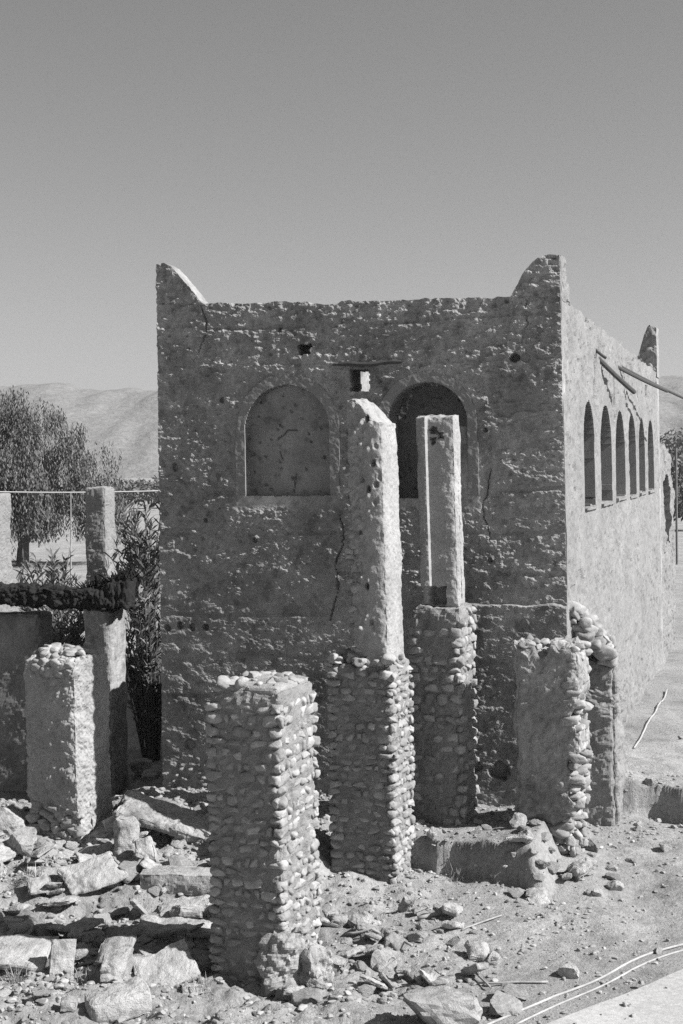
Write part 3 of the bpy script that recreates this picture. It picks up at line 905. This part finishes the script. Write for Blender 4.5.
link('charred_twigs', mb.mesh('charred_twigs', M['darkmud']), o)
tag(o, 'ragged blackened earth and timber lintel bridging the shaded wall and pillar', 'lintel', 'standing remains behind the left pillar')

# two farther pillars in the sun
YF = 35.0
for (pe, top, w, d, name, label, seed) in ((107, 487, .56, .62, 'far_pillar', 'farther sunlit pillar with stony shaded front, wire passing behind its top', 411),
                                            (-2, 494, .6, .75, 'far_pillar', 'farther pale sunlit pillar cut by the left edge of the view', 412)):
    E = at_y(pe, 600, YF); ztp = float(at_y(pe, top, YF)[2]); c = E + UL * w / 2 + UB * d / 2; zgf = float(g(c[0], c[1]))
    V, F = rblock(w, d, ztp - zgf + .05, .035, .04, 4, .06, seed, .02)
    o = link(name, mesh_from(name, V, F, M['side'])); o.location = (c[0], c[1], zgf - .05); o.rotation_euler = (0, 0, -ANG)
    tag(o, label, 'pillar', 'far pillars in the sun')

# wire and thin stake
a = at_y(-60, 490.5, 36.2); b = at_y(176, 490.5, 36.2)
mb = MB(); tube(mb, [a + (b - a) * t - a + np.array([0, 0, -.05 * math.sin(math.pi * t)]) for t in np.linspace(0, 1, 14)], .018, 5)
o = link('wire', mb.mesh('wire', M['wire'])); o.location = a; tag(o, 'thin pale wire strung level across the left behind the far pillars', 'wire')
p = at_y(70, 560, 38); z0 = float(g(p[0], p[1])); zt_ = float(at_y(72, 493, 38)[2])
mb = MB(); tube(mb, [[0, 0, -.1], [.02, 0, (zt_ - z0) * .5], [.06, 0, zt_ - z0]], [.025, .022, .015], 6)
o = link('thin_stake', mb.mesh('thin_stake', M['twig'])); o.location = (p[0], p[1], z0); tag(o, 'thin pale crooked stake standing in front of the weeping tree', 'stake')

# ------------------------------------------------------------------ plants
def leaf_quads(mb, base, direc, length, width, droop, r):
    d = np.asarray(direc, float); d /= np.linalg.norm(d)
    s = np.cross(d, [r.uniform(-1, 1), r.uniform(-1, 1), r.uniform(-1, 1)]); s /= (np.linalg.norm(s) + 1e-9)
    p0 = np.asarray(base); p1 = p0 + d * length * .5; p2 = p1 + (d + np.array([0, 0, -droop])) * length * .5
    mb.add(np.array([p0 - s * width * .25, p0 + s * width * .25, p1 + s * width * .5, p1 - s * width * .5, p2]), [np.array([[0, 1, 2, 3]]), np.array([[3, 2, 4]])])

def oleander(name, label, loc0, h, spread, nstem, seed, mat=None, leaves=26, ll=(.14, .26), lw=.032):
    r = random.Random(seed)
    e = empty(name, loc0); tag(e, label, 'shrub', 'lance-leaved shrubs beside the building')
    ms, ml = MB(), MB()
    for i in range(nstem):
        an = r.uniform(0, 2 * math.pi); tip = np.array([math.cos(an) * spread * r.uniform(.15, 1), math.sin(an) * spread * r.uniform(.15, 1), h * r.uniform(.5, 1)])
        b0 = np.array([math.cos(an) * .15 * r.random(), math.sin(an) * .15 * r.random(), -.05])
        pts = [b0 + (tip - b0) * t + np.array([0, 0, .12 * h * math.sin(math.pi * t) * .6]) for t in np.linspace(0, 1, 7)]
        tube(ms, pts, list(np.linspace(.018, .006, 7)), 5)
        for k in range(leaves):
            t = 1 - (r.random() ** 1.3) * .85
            p = b0 + (tip - b0) * t + np.array([0, 0, .12 * h * math.sin(math.pi * t) * .6])
            a2 = r.uniform(0, 2 * math.pi); ax = (tip - b0) / np.linalg.norm(tip - b0)
            dd = np.array([math.cos(a2), math.sin(a2), r.uniform(-.1, .6)]) * .8 + ax * .7
            leaf_quads(ml, p, dd, r.uniform(*ll), lw * r.uniform(.7, 1.2), r.uniform(0, .5), r)
    link('stems', ms.mesh('stems', M['bark']), e); link('foliage', ml.mesh('foliage', mat or M['leaf']), e)
    return e
def gp(px, Y):
    p = at_y(px, 600, Y); return (p[0], p[1], float(g(p[0], p[1])))
oleander('lance_leaved_shrub', 'spiky grey shrub rising behind the middle of the sooty lintel', gp(52, 33.6), 2.5, 1.1, 46, 501, ll=(.2, .36), lw=.05)
oleander('lance_leaved_shrub', 'tall sunlit leafy shrub against the left edge of the big building', gp(143, 34.0), 3.5, .8, 60, 502, ll=(.22, .4), lw=.055)
oleander('lance_leaved_shrub', 'dim shaded shrub filling the gap between dark pillar and big building', gp(148, 24.2), 2.9, .55, 60, 503, ll=(.14, .26), lw=.04)
oleander('lance_leaved_shrub', 'leafy shrub seen through the opening under the sooty lintel', gp(64, 29.0), 1.9, .7, 46, 504, ll=(.16, .3), lw=.045)

def weeping_tree():
    r = random.Random(77); nr = np.random.RandomState(77)
    Yt = 68.0; p = at_y(22, 560, Yt); z0 = float(g(p[0], p[1]))
    e = empty('weeping_tree', (p[0], p[1], z0)); tag(e, 'large drooping grey-green tree with a dark trunk beyond the pillars on the left', 'tree')
    mt = MB()
    tube(mt, [[0, 0, -.2], [.1, 0, 1.2], [-.1, .1, 2.6], [.1, 0, 4]], [.32, .26, .22, .17], 10)
    tube(mt, [[-.9, .4, -.2], [-.8, .4, 1.2], [-.6, .2, 2.8], [-.9, 0, 4.4]], [.2, .17, .14, .1], 8)
    cl = []
    top = float(at_y(22, 374, Yt)[2]) - z0
    for i in range(150):
        an = r.uniform(0, 2 * math.pi); q = math.sqrt(r.random())
        x = math.cos(an) * q * 5.9 - .8; y = math.sin(an) * q * 2.8
        z = 2.5 + (top - 3.1) * (1 - q ** 3.2) * r.uniform(.02, 1) + r.uniform(-.3, .3)
        z = min(z, top - .5 - max(0, x - 1.2) * .75)
        cl.append((x, y, z, r.uniform(.5, 1.0)))
        if i < 22: tube(mt, [[.1, 0, 3.6], [x * .5, y * .5, z * .75 + .6], [x, y, z]], [.1, .06, .02], 5)
    link('trunk', mt.mesh('trunk', M['bark']), e)
    ml = MB()
    for (x, y, z, s) in cl:
        for j in range(int(115 if x < 2.6 else 50)):
            dv = nr.randn(3); dv /= np.linalg.norm(dv); rad = s * (r.random() ** .4)
            b = np.array([x, y, z]) + dv * rad * np.array([1.05, 1, .75])
            L = r.uniform(.6, 2.2) * (1 if b[2] < 5.2 else .6); k = max(3, int(L / .15))
            sway = np.array([r.uniform(-.12, .12), r.uniform(-.12, .12), -1])
            for m in range(k):
                q = b + sway * (L * m / k) + nr.randn(3) * .045
                if q[2] < .9 + .5 * vn(q[0] * .7, q[1], 0, 3): break
                leaf_quads(ml, q, np.array([r.uniform(-.6, .6), r.uniform(-.6, .6), -.9]), r.uniform(.10, .22), r.uniform(.035, .065), .2, r)
    link('crown', ml.mesh('crown', M['tree']), e)
weeping_tree()

def bush(label, px, Y, w, h, seed, n=900, ls=.3):
    r = random.Random(seed); nr = np.random.RandomState(seed)
    e = empty('far_bush', gp(px, Y)); tag(e, label, 'bush', 'dark bushes in the far field')
    ml, mt = MB(), MB()
    for k in range(6):
        tube(mt, [[0, 0, -.1], [r.uniform(-.3, .3) * w, r.uniform(-.2, .2) * w, h * .6]], [.12, .04], 5)
    cs = [(r.uniform(-.42, .42) * w, r.uniform(-.3, .3) * w, h * r.uniform(.3, .72), r.uniform(.16, .3)) for _ in range(9)]
    for i in range(n):
        x, y, z, s = r.choice(cs); d = nr.randn(3); d /= np.linalg.norm(d)
        b = np.array([x, y, z]) + d * np.array([w * s, w * s, h * s]) * (r.random() ** .4)
        b[2] = max(b[2], .05)
        leaf_quads(ml, b, nr.randn(3) + [0, 0, .3], ls * r.uniform(.6, 1.2), ls * .4, .2, r)
    link('branches', mt.mesh('branches', M['bark']), e); link('foliage', ml.mesh('foliage', M['tree']), e)
bush('low dark bush in the distance right of the far stony pillar', 128, 150, 9, 4.2, 601, 1600, .55)
bush('low dark bush in the distance touching the left edge of the big building', 152, 165, 9, 4.0, 602, 1600, .55)
bush('distant bush beyond the rear of the building at the right edge', 676, 120, 8, 5.2, 603, 1500, .5)
bush('dark distant bush at the right edge beyond the thin iron pole', 694, 90, 5, 3.6, 604, 1200, .4)

bush('broad hazy dark clump of trees far off past the far end of the building', 690, 210, 17, 10.5, 605, 3200, .8)
# iron pole beyond the annex
p = at_y(677, 560, 60); zz = float(g(p[0], p[1])); ztt = float(at_y(677, 448, 60)[2])
mb = MB(); tube(mb, [[0, 0, -.1], [0, 0, ztt - zz]], .05, 8)
tube(mb, [[-.08, 0, ztt - zz - .1], [.2, 0, ztt - zz - .1]], .02, 6)
o = link('iron_pole', mb.mesh('iron_pole', M['post'])); o.location = (p[0], p[1], zz); tag(o, 'thin dark upright pole just beyond the far end of the building', 'pole')

# ------------------------------------------------------------------ hills
def hills():
    nx, ny = 900, 120
    xs = np.linspace(-1400, 1400, nx); ys = np.linspace(620, 1500, ny)
    X, Y = np.meshgrid(xs, ys)
    t = (Y - 620) / 880
    prof = np.interp(X, [-1400, -420, -300, -160, -60, 120, 250, 420, 1400], [36, 47, 53, 58, 56, 55, 58, 62, 45])
    Z = -3 + prof * np.sin(np.clip(t * 3.2, 0, 1) * math.pi / 2) ** 1.1 * (1 + .10 * fbm(X * .01, Y * .01, 0, 4, 701))
    Z = Z - 6 * sstep(0, .15, t) * np.abs(fbm(X * .03, Y * .005, 0, 4, 702)) + 2 * fbm(X * .1, Y * .03, 0, 3, 703)
    Z = np.maximum(Z * (1 - sstep(.9, 1, t)), -4)
    I = np.arange(nx * ny).reshape(ny, nx)
    F = np.stack([I[:-1, :-1], I[:-1, 1:], I[1:, 1:], I[1:, :-1]], -1).reshape(-1, 4)
    o = link('hills', mesh_from('hills', np.stack([X, Y, Z], -1).reshape(-1, 3), F, M['hill'], True)); tag(o, kind='structure')
hills()

# ------------------------------------------------------------------ rubble: the pieces one can tell apart
def piece(name, label, cat, px, py, size, rz=0, tilt=(0, 0), seed=1, mat='slab', up=0.0, res=.018, amp=.03, chip=.045, fine=.010, freq=6, shape=None):
    """centre of the piece's foot stands at the ground seen at (px, py)"""
    p = at(px, py)
    V, F = rblock(*size, res, amp, freq, chip, seed, fine, shape, 0, .17 * min(size[0], size[1]) if size[1] > .1 else .04)
    V[:, 2] -= size[2] / 2
    o = link(name, mesh_from(name, V, F, M[mat]))
    o.location = (p[0], p[1], p[2] + size[2] * .30 + up); o.rotation_euler = (R(tilt[0]), R(tilt[1]), R(rz))
    tag(o, label, cat, 'broken slabs and blocks in the rubble'); return o

piece('mortar_slab', 'long thick rubbly slab propped aslant over a dark hollow by the building', 'slab', 166, 838, (1.12, .62, .13), -6, (14, 15), 801, up=.19, amp=.035, chip=.05, fine=.02)
piece('round_slab', 'pale rounded slab standing on edge beside the left plastered pillar', 'slab', 126, 856, (.30, .16, .56), 5, (-14, 4), 802, chip=.14)
piece('flat_slab', 'pale smooth flat slab lying tilted below the left plastered pillar', 'slab', 92, 884, (.62, .52, .07), 24, (22, -16), 803, up=.10, amp=.02)
piece('square_block', 'straight-edged slab with shaded ribbed front between left and nearest pillars', 'block', 180, 886, (.86, .36, .22), -8, (0, 0), 804, amp=.008, chip=.012)
piece('long_block', 'pale broken long block lying against the left side of the nearest pillar', 'block', 186, 915, (.60, .32, .18), 10, (6, -8), 805)
piece('long_slab', 'pale low slab end under the long block left of the nearest pillar', 'slab', 178, 930, (.85, .40, .09), -4, (4, 2), 806)
piece('upright_brick', 'thin upright slab half in shadow standing in the left foreground rubble', 'slab', 63, 974, (.24, .07, .40), 18, (-14, 6), 807, amp=.006, chip=.012)
piece('tilted_slab', 'big tilted slab mostly in shadow with a lit lower corner', 'slab', 166, 984, (.56, .42, .09), 22, (38, -14), 808, up=.12, amp=.016, chip=.04)
piece('front_block', 'pale rectangular block with a dark end face lying nearest the bottom left', 'block', 118, 1010, (.55, .30, .24), 24, (4, -8), 809, amp=.012, chip=.035)
piece('left_slab', 'shaded flat slab with a lit edge at the left border of the foreground', 'slab', 14, 962, (.70, .5, .09), -6, (16, 4), 810, up=.08, amp=.012)
piece('small_block', 'small dark squared block half sunk left of the pale rectangular block', 'block', 70, 1008, (.15, .16, .10), 10, (0, 5), 811)
piece('brick', 'small loose pale brick right of the tilted shadowed slab', 'brick', 193, 992, (.2, .11, .08), 8, (0, 0), 812, amp=.006, chip=.015)
piece('brick', 'darkish brick lying at the left edge above the shaded slab', 'brick', 12, 925, (.22, .14, .09), -10, (0, 3), 813, amp=.006, chip=.015)

def big_rock(name, label, px, py, size, seed, rz=0, up=0.0, mat='rubble', cuts=9, tilt=(0, 0)):
    p = at(px, py); V, F = chunk_V(seed, 4, cuts)
    V = V * (np.array(size) / 2) / np.abs(V).max(0)
    o = link(name, mesh_from(name, V, F, M[mat], False)); o.location = (p[0], p[1], p[2] + size[2] * .28 + up); o.rotation_euler = (R(tilt[0]), R(tilt[1]), R(rz))
    tag(o, label, 'rock', 'large rocks in the rubble'); return o
big_rock('hollow_rock', 'heart-shaped lumpy rock between the two half-shadowed slabs in the foreground', 114, 980, (.40, .34, .42), 821, 20, mat='slab')
piece('upright_chunk', 'tall rough chunk of masonry leaning on the foot of the nearest pillar', 'block', 281, 984, (.36, .30, .66), 10, (-6, 7), 822, amp=.10, chip=.13, fine=.035)
piece('grey_chunk', 'broken chunk beside the rough upright one at the nearest pillar foot', 'block', 313, 986, (.32, .28, .46), 40, (8, -10), 823, amp=.10, chip=.13, fine=.035)
big_rock('low_rock', 'small rough rock under the upright chunk at the nearest pillar foot', 290, 1000, (.30, .22, .16), 829, 0)
big_rock('pale_boulder', 'largest pale boulder cut by the bottom edge right of the nearest pillar', 442, 1026, (.66, .5, .40), 824, 0, mat='slab', cuts=4)
big_rock('dark_boulder', 'rock with a dark left face lying near the road at the bottom', 504, 1012, (.34, .28, .22), 825, 30)
big_rock('brown_rock', 'small rock alone on the open dirt above the pale pipes', 568, 976, (.20, .18, .15), 826, 0)
big_rock('rough_rock', 'pale rock on the mound at the foot of the building beside the leafy gap', 142, 776, (.42, .34, .30), 827, 15, up=.05)
big_rock('rough_rock', 'smaller pale rock lying on the upper end of the propped slab', 150, 792, (.34, .25, .18), 828, -20, up=.22, mat='slab')
big_rock('rubble_lump', 'pale rubbly lump at the left border beside the left plastered pillar', 4, 832, (.55, .5, .5), 830, 0, mat='slab')
big_rock('rubble_lump', 'low pale lump below the one at the left border', 20, 850, (.42, .4, .3), 831, 0, mat='slab')
big_rock('bank_stone', 'white stone on the edge of the low dirt bank right of the tallest pillar', 433, 838, (.17, .14, .15), 832, 0, mat='slab')
big_rock('edge_stone', 'single stone on the dirt near the right border below the rocky ledge', 666, 850, (.16, .14, .15), 833, 0)

# loose stones, each an object
CH = []
for i in range(22):
    V, F = chunk_V(950 + i, 4, 6 + i % 6); CH.append(mesh_from('loose_stone', V, F, M['rubble'], i % 3 == 0))
piers_xy = [(c1, .62), (c2, .56), (c3, .5), (c4, .56), (c5, .5)]
def free(x, y, pad=0):
    for c, rr in piers_xy:
        if math.hypot(x - c[0], y - c[1]) < rr + pad - .08: return False
    q = np.array([x, y, 0]) - CORNER
    if np.dot(q, NF) < .1 and np.dot(q, UB) > -.1 and -.6 < np.dot(q, UL) < 5.8: return False
    return road_d(x, y) < -.15
def scatter(n, xr, yr, srange, label, group, seed, bias=1.8, cond=None, flat=.6):
    r = random.Random(seed); k = 0; tries = 0
    while k < n and tries < n * 60:
        tries += 1
        x, y = r.uniform(*xr), r.uniform(*yr)
        if not free(x, y) or (cond and not cond(x, y)): continue
        s = srange[0] + (srange[1] - srange[0]) * r.random() ** bias
        o = link('loose_stone', r.choice(CH))
        sc = np.array([s * r.uniform(.8, 1.3), s * r.uniform(.7, 1), s * r.uniform(flat * .7, flat * 1.3)]) / 2
        o.scale = sc; o.location = (x, y, float(g(x, y)) + sc[2] * .40)
        o.rotation_euler = (r.uniform(-.35, .35), r.uniform(-.35, .35), r.uniform(0, 6.28))
        tag(o, label, 'stone', group); k += 1
scatter(132, (-4.4, -1.0), (13.2, 17.7), (.08, .40), 'broken pale stone in the rubble heap between left pillar and nearest pillar', 'stones of the left rubble heap', 1)
scatter(24, (-3.3, -1.0), (12.0, 14.2), (.07, .20), 'stone on the sunlit ground in the bottom left foreground', 'stones in the left foreground', 2)
scatter(48, (-.9, 1.4), (12.2, 14.9), (.08, .32), 'stone strewn on the dirt between nearest and tallest pillars', 'stones between the two cobble pillars', 3)
scatter(28, (1.75, 2.95), (15.2, 16.7), (.10, .26), 'fallen cobble in the heap under the broken pier', 'fallen cobbles under the broken pier', 4, bias=1.0)
scatter(18, (1.0, 4.6), (12.6, 17.8), (.05, .15), 'small stone scattered on the open dirt on the right', 'stones on the open dirt', 5)
scatter(20, (3.0, 5.2), (17.3, 18.5), (.10, .30), 'broken clod fallen at the foot of the earth bank on the right', 'clods under the right bank', 8)
scatter(18, (.6, 2.0), (16.0, 17.0), (.07, .18), 'stone on the low dirt bank around the slender pillar', 'stones on the low bank', 6)
scatter(10, (4.4, 7.8), (19.0, 31), (.12, .34), 'stone lying along the dirt beside the sunlit side wall', 'stones beside the side wall', 7)

# thin broken slabs tumbled in the heap
SLB = []
for i in range(9):
    sx, sy, sz = rnd.uniform(.28, .5), rnd.uniform(.2, .36), rnd.uniform(.05, .13)
    V, F = rblock(sx, sy, sz, .02, .03, 6, .06, 1200 + i * 13, .012, None, 0, .10); V[:, 2] -= sz / 2
    SLB.append((mesh_from('slab_fragment', V, F, M['slab']), sz))
def slabs(n, xr, yr, label, group, seed, smin=.6, smax=1.2):
    r = random.Random(seed); k = 0
    while k < n:
        x, y = r.uniform(*xr), r.uniform(*yr)
        if not free(x, y, .1): continue
        me, sz = r.choice(SLB); o = link('slab_fragment', me); f = r.uniform(smin, smax); o.scale = (f, f, f)
        o.location = (x, y, float(g(x, y)) + sz * .4 + r.uniform(.0, .09)); o.rotation_euler = (r.gauss(0, .32), r.gauss(0, .32), r.uniform(0, 6.28))
        tag(o, label, 'slab', group); k += 1
slabs(70, (-4.4, -1.0), (13.0, 17.4), 'small broken slab tumbled in the rubble heap left of the nearest pillar', 'slab fragments of the left heap', 21)
slabs(26, (-.9, 1.2), (12.6, 14.9), 'small broken slab on the dirt between nearest and tallest pillars', 'slab fragments between the two cobble pillars', 22, .5, .9)
slabs(6, (1.7, 2.8), (15.2, 16.0), 'small broken slab in the heap under the broken pier', 'slab fragments under the broken pier', 23, .5, .9)

# gravel: one uncountable layer
def gravel():
    r = np.random.RandomState(5); mb = []
    V0, F0 = ICO[2]; lib = []
    for i in range(12):
        lib.append(chunk_V(700 + i, 2, 6)[0])
    n = 30000
    x = r.uniform(-4.8, 5.0, n); y = r.uniform(11.6, 18.8, n)
    dens = .35 + .65 * (1 - sstep(.2, 2.0, x)); dens = dens * (.35 + .9 * sstep(-.3, .4, fbm(x * .9, y * .9, 0, 3, 55)))
    rdd = road_d(x, y); ok = (r.rand(n) < dens * np.where(rdd > -.05, .25 * np.exp(-np.maximum(rdd, 0) / .35), 1))
    x, y = x[ok], y[ok]; z = np.where(road_d(x, y) > -.02, -.113, g(x, y))
    s = .006 + (.024 + .012 * (1 - sstep(-.8, 1.2, x))) * r.rand(len(x)) ** 3.6
    Vs, Fs = [], []; off = 0; nv = len(V0)
    for i in range(len(x)):
        a = r.uniform(0, 6.28); c, sn = math.cos(a), math.sin(a)
        P = lib[i % 12] * s[i] * np.array([r.uniform(.8, 1.5), 1, r.uniform(.5, .8)])
        P = np.stack([P[:, 0] * c - P[:, 1] * sn, P[:, 0] * sn + P[:, 1] * c, P[:, 2]], -1) + [x[i], y[i], z[i] + s[i] * .25]
        Vs.append(P); Fs.append(F0 + off); off += nv
    o = link('gravel', mesh_from('gravel', np.concatenate(Vs), np.concatenate(Fs), M['gravel'])); tag(o, kind='stuff')
    o['label'] = 'loose gravel and crumbs of mortar over the dirt'
gravel()

# pale pipes by the road, twigs
def line_on_ground(name, label, pxs, rad, mat, cat, lift=.0, group=None, seed=0):
    pts = [at(*q) for q in pxs]
    out = []
    for a, b in zip(pts[:-1], pts[1:]):
        m = max(2, int(np.linalg.norm(b - a) / .08))
        for k in range(m): out.append(a + (b - a) * k / m)
    out.append(pts[-1]); out = np.array(out)
    for _ in range(10): out[1:-1] = (out[:-2] + out[1:-1] * 2 + out[2:]) / 4
    z = g(out[:, 0], out[:, 1]); zs = z.copy()
    for _ in range(12): zs[1:-1] = (zs[:-2] + 2 * zs[1:-1] + zs[2:]) / 4
    out[:, 2] = np.maximum(zs, z - rad * .3) + rad + lift
    o0 = out[0].copy(); mb = MB(); tube(mb, list(out - o0), rad, 7)
    o = link(name, mb.mesh(name, M[mat], True)); o.location = o0; tag(o, label, cat, group); return o
line_on_ground('plastic_pipe', 'pale thin pipe bending along the dirt beside the road, farther from the road', [(700, 941), (660, 951), (630, 962), (606, 978), (570, 992), (535, 1006), (500, 1020), (470, 1034)], .012, 'pipe', 'pipe', group='pipes along the road edge')
line_on_ground('plastic_pipe', 'second pale thin pipe running beside the other one, nearer the road', [(700, 947), (662, 957), (636, 968), (612, 983), (576, 998), (542, 1013), (515, 1026)], .010, 'pipe', 'pipe', group='pipes along the road edge')
line_on_ground('dry_branch', 'pale bent branch on the dirt right of the tallest pillar foot', [(418, 922), (432, 921), (446, 917), (456, 910)], .022, 'twig', 'branch', .02, 'dry sticks on the dirt')
line_on_ground('dry_stick', 'long thin straw-like stick on the open dirt below the low bank', [(462, 932), (480, 924), (502, 917)], .009, 'twig', 'stick', .01, 'dry sticks on the dirt')
line_on_ground('dry_stick', 'thin horizontal stick near the bottom above the dark-faced rock', [(478, 985), (510, 986), (548, 984)], .010, 'twig', 'stick', .01, 'dry sticks on the dirt')
line_on_ground('dry_stick', 'short slanting stick crossing the horizontal one near the bottom', [(468, 968), (480, 980), (490, 990)], .010, 'twig', 'stick', .02, 'dry sticks on the dirt')
line_on_ground('dry_stick', 'pale curved strip among the stones right of the nearest pillar', [(345, 940), (372, 936), (392, 941), (412, 952)], .014, 'twig', 'stick', .05, 'dry sticks on the dirt')
line_on_ground('kerb_pipe', 'straight pale pipe lying on the ground along the sunlit side wall', [(634, 749), (650, 720), (667, 690)], .014, 'pipe', 'pipe')

def tuft(label, px, py, h, n, seed):
    r = random.Random(seed); p = at(px, py); mb = MB()
    for i in range(n):
        a = r.uniform(0, 6.28); l = h * r.uniform(.5, 1.1); t = r.uniform(.1, .7)
        leaf_quads(mb, [r.gauss(0, .05), r.gauss(0, .04), -.02], [math.cos(a) * t, math.sin(a) * t, 1], l, .007, r.uniform(0, .8), r)
    o = link('dry_tuft', mb.mesh('dry_tuft', M['twig'])); o.location = p; tag(o, label, 'grass tuft', 'dry tufts among the rubble')
tuft('dry grass tuft under the shaded flat slab at the left border', 16, 982, .24, 60, 1)
tuft('dry grass tuft just right of the thin upright slab in the left foreground', 84, 984, .22, 50, 2)
tuft('dry grass tuft at the shaded left foot of the nearest pillar', 200, 990, .20, 40, 3)
tuft('sparse dry tuft on the foot of the low bank below the slender pillar', 456, 872, .22, 30, 4)
tuft('sparse dry tuft in the stones below the left plastered pillar', 30, 880, .22, 36, 5)

# ------------------------------------------------------------------ air
def haze():
    V = np.array([[x, y, z] for z in (-9.0, 95.0) for y in (-140.0, 2000.0) for x in (-2000.0, 2000.0)])
    F = np.array([[0, 1, 3, 2], [4, 6, 7, 5], [0, 4, 5, 1], [2, 3, 7, 6], [0, 2, 6, 4], [1, 5, 7, 3]])
    m = bpy.data.materials.new('hazy_air'); nt, N, L = nodes(m)
    out = N('ShaderNodeOutputMaterial'); v = N('ShaderNodeVolumePrincipled'); L(v.outputs[0], out.inputs['Volume'])
    v.inputs['Color'].default_value = (.92, .92, .92, 1); v.inputs['Density'].default_value = .0003; v.inputs['Anisotropy'].default_value = .3
    import bmesh
    me = mesh_from('haze', V, F, m); bm = bmesh.new(); bm.from_mesh(me); bmesh.ops.recalc_face_normals(bm, faces=bm.faces); bm.to_mesh(me); bm.free()
    o = link('haze', me); tag(o, kind='stuff'); o['label'] = 'thin pale haze in the air before the hills'
haze()
# ------------------------------------------------------------------ light
SAZ, SEL = R(-18.9), R(39)
s = Vector((math.cos(SEL) * math.cos(SAZ), math.cos(SEL) * math.sin(SAZ), math.sin(SEL)))
sun = bpy.data.lights.new('sun', 'SUN'); sun.energy = 5.0; sun.angle = R(.53); sun.color = (1, .99, .98)
so = bpy.data.objects.new('sun', sun); COL.objects.link(so); so.rotation_euler = s.to_track_quat('Z', 'Y').to_euler()
so.location = (20, 5, 25)
w = bpy.data.worlds.new('World'); scene.world = w; w.use_nodes = True
nt = w.node_tree; nt.nodes.clear(); N, Lk = nt.nodes.new, nt.links.new
sky = N('ShaderNodeTexSky'); sky.sky_type = 'NISHITA'; sky.sun_disc = False
sky.sun_elevation = SEL; sky.sun_rotation = math.pi / 2 - SAZ; sky.altitude = 600; sky.air_density = 1.0; sky.dust_density = 1.2; sky.ozone_density = 1
sp = N('ShaderNodeSeparateColor'); Lk(sky.outputs[0], sp.inputs[0])
acc = None
for i, wt in enumerate((.46, .36, .13)):
    m = N('ShaderNodeMath'); m.operation = 'MULTIPLY_ADD'; Lk(sp.outputs[i], m.inputs[0]); m.inputs[1].default_value = wt
    if acc is not None: Lk(acc, m.inputs[2])
    else: m.inputs[2].default_value = 0
    acc = m.outputs[0]
bg = N('ShaderNodeBackground'); Lk(acc, bg.inputs[0]); bg.inputs[1].default_value = .056
wo = N('ShaderNodeOutputWorld'); Lk(bg.outputs[0], wo.inputs[0])

vs = scene.view_settings
scene.display_settings.display_device = 'sRGB'
vs.view_transform = 'Standard'; vs.look = 'None'; vs.exposure = 0.92; vs.gamma = 1.0; vs.use_curve_mapping = False
scene.render.engine = 'CYCLES'
scene.cycles.max_bounces = 6; scene.cycles.diffuse_bounces = 3
scene.cycles.use_denoising = False
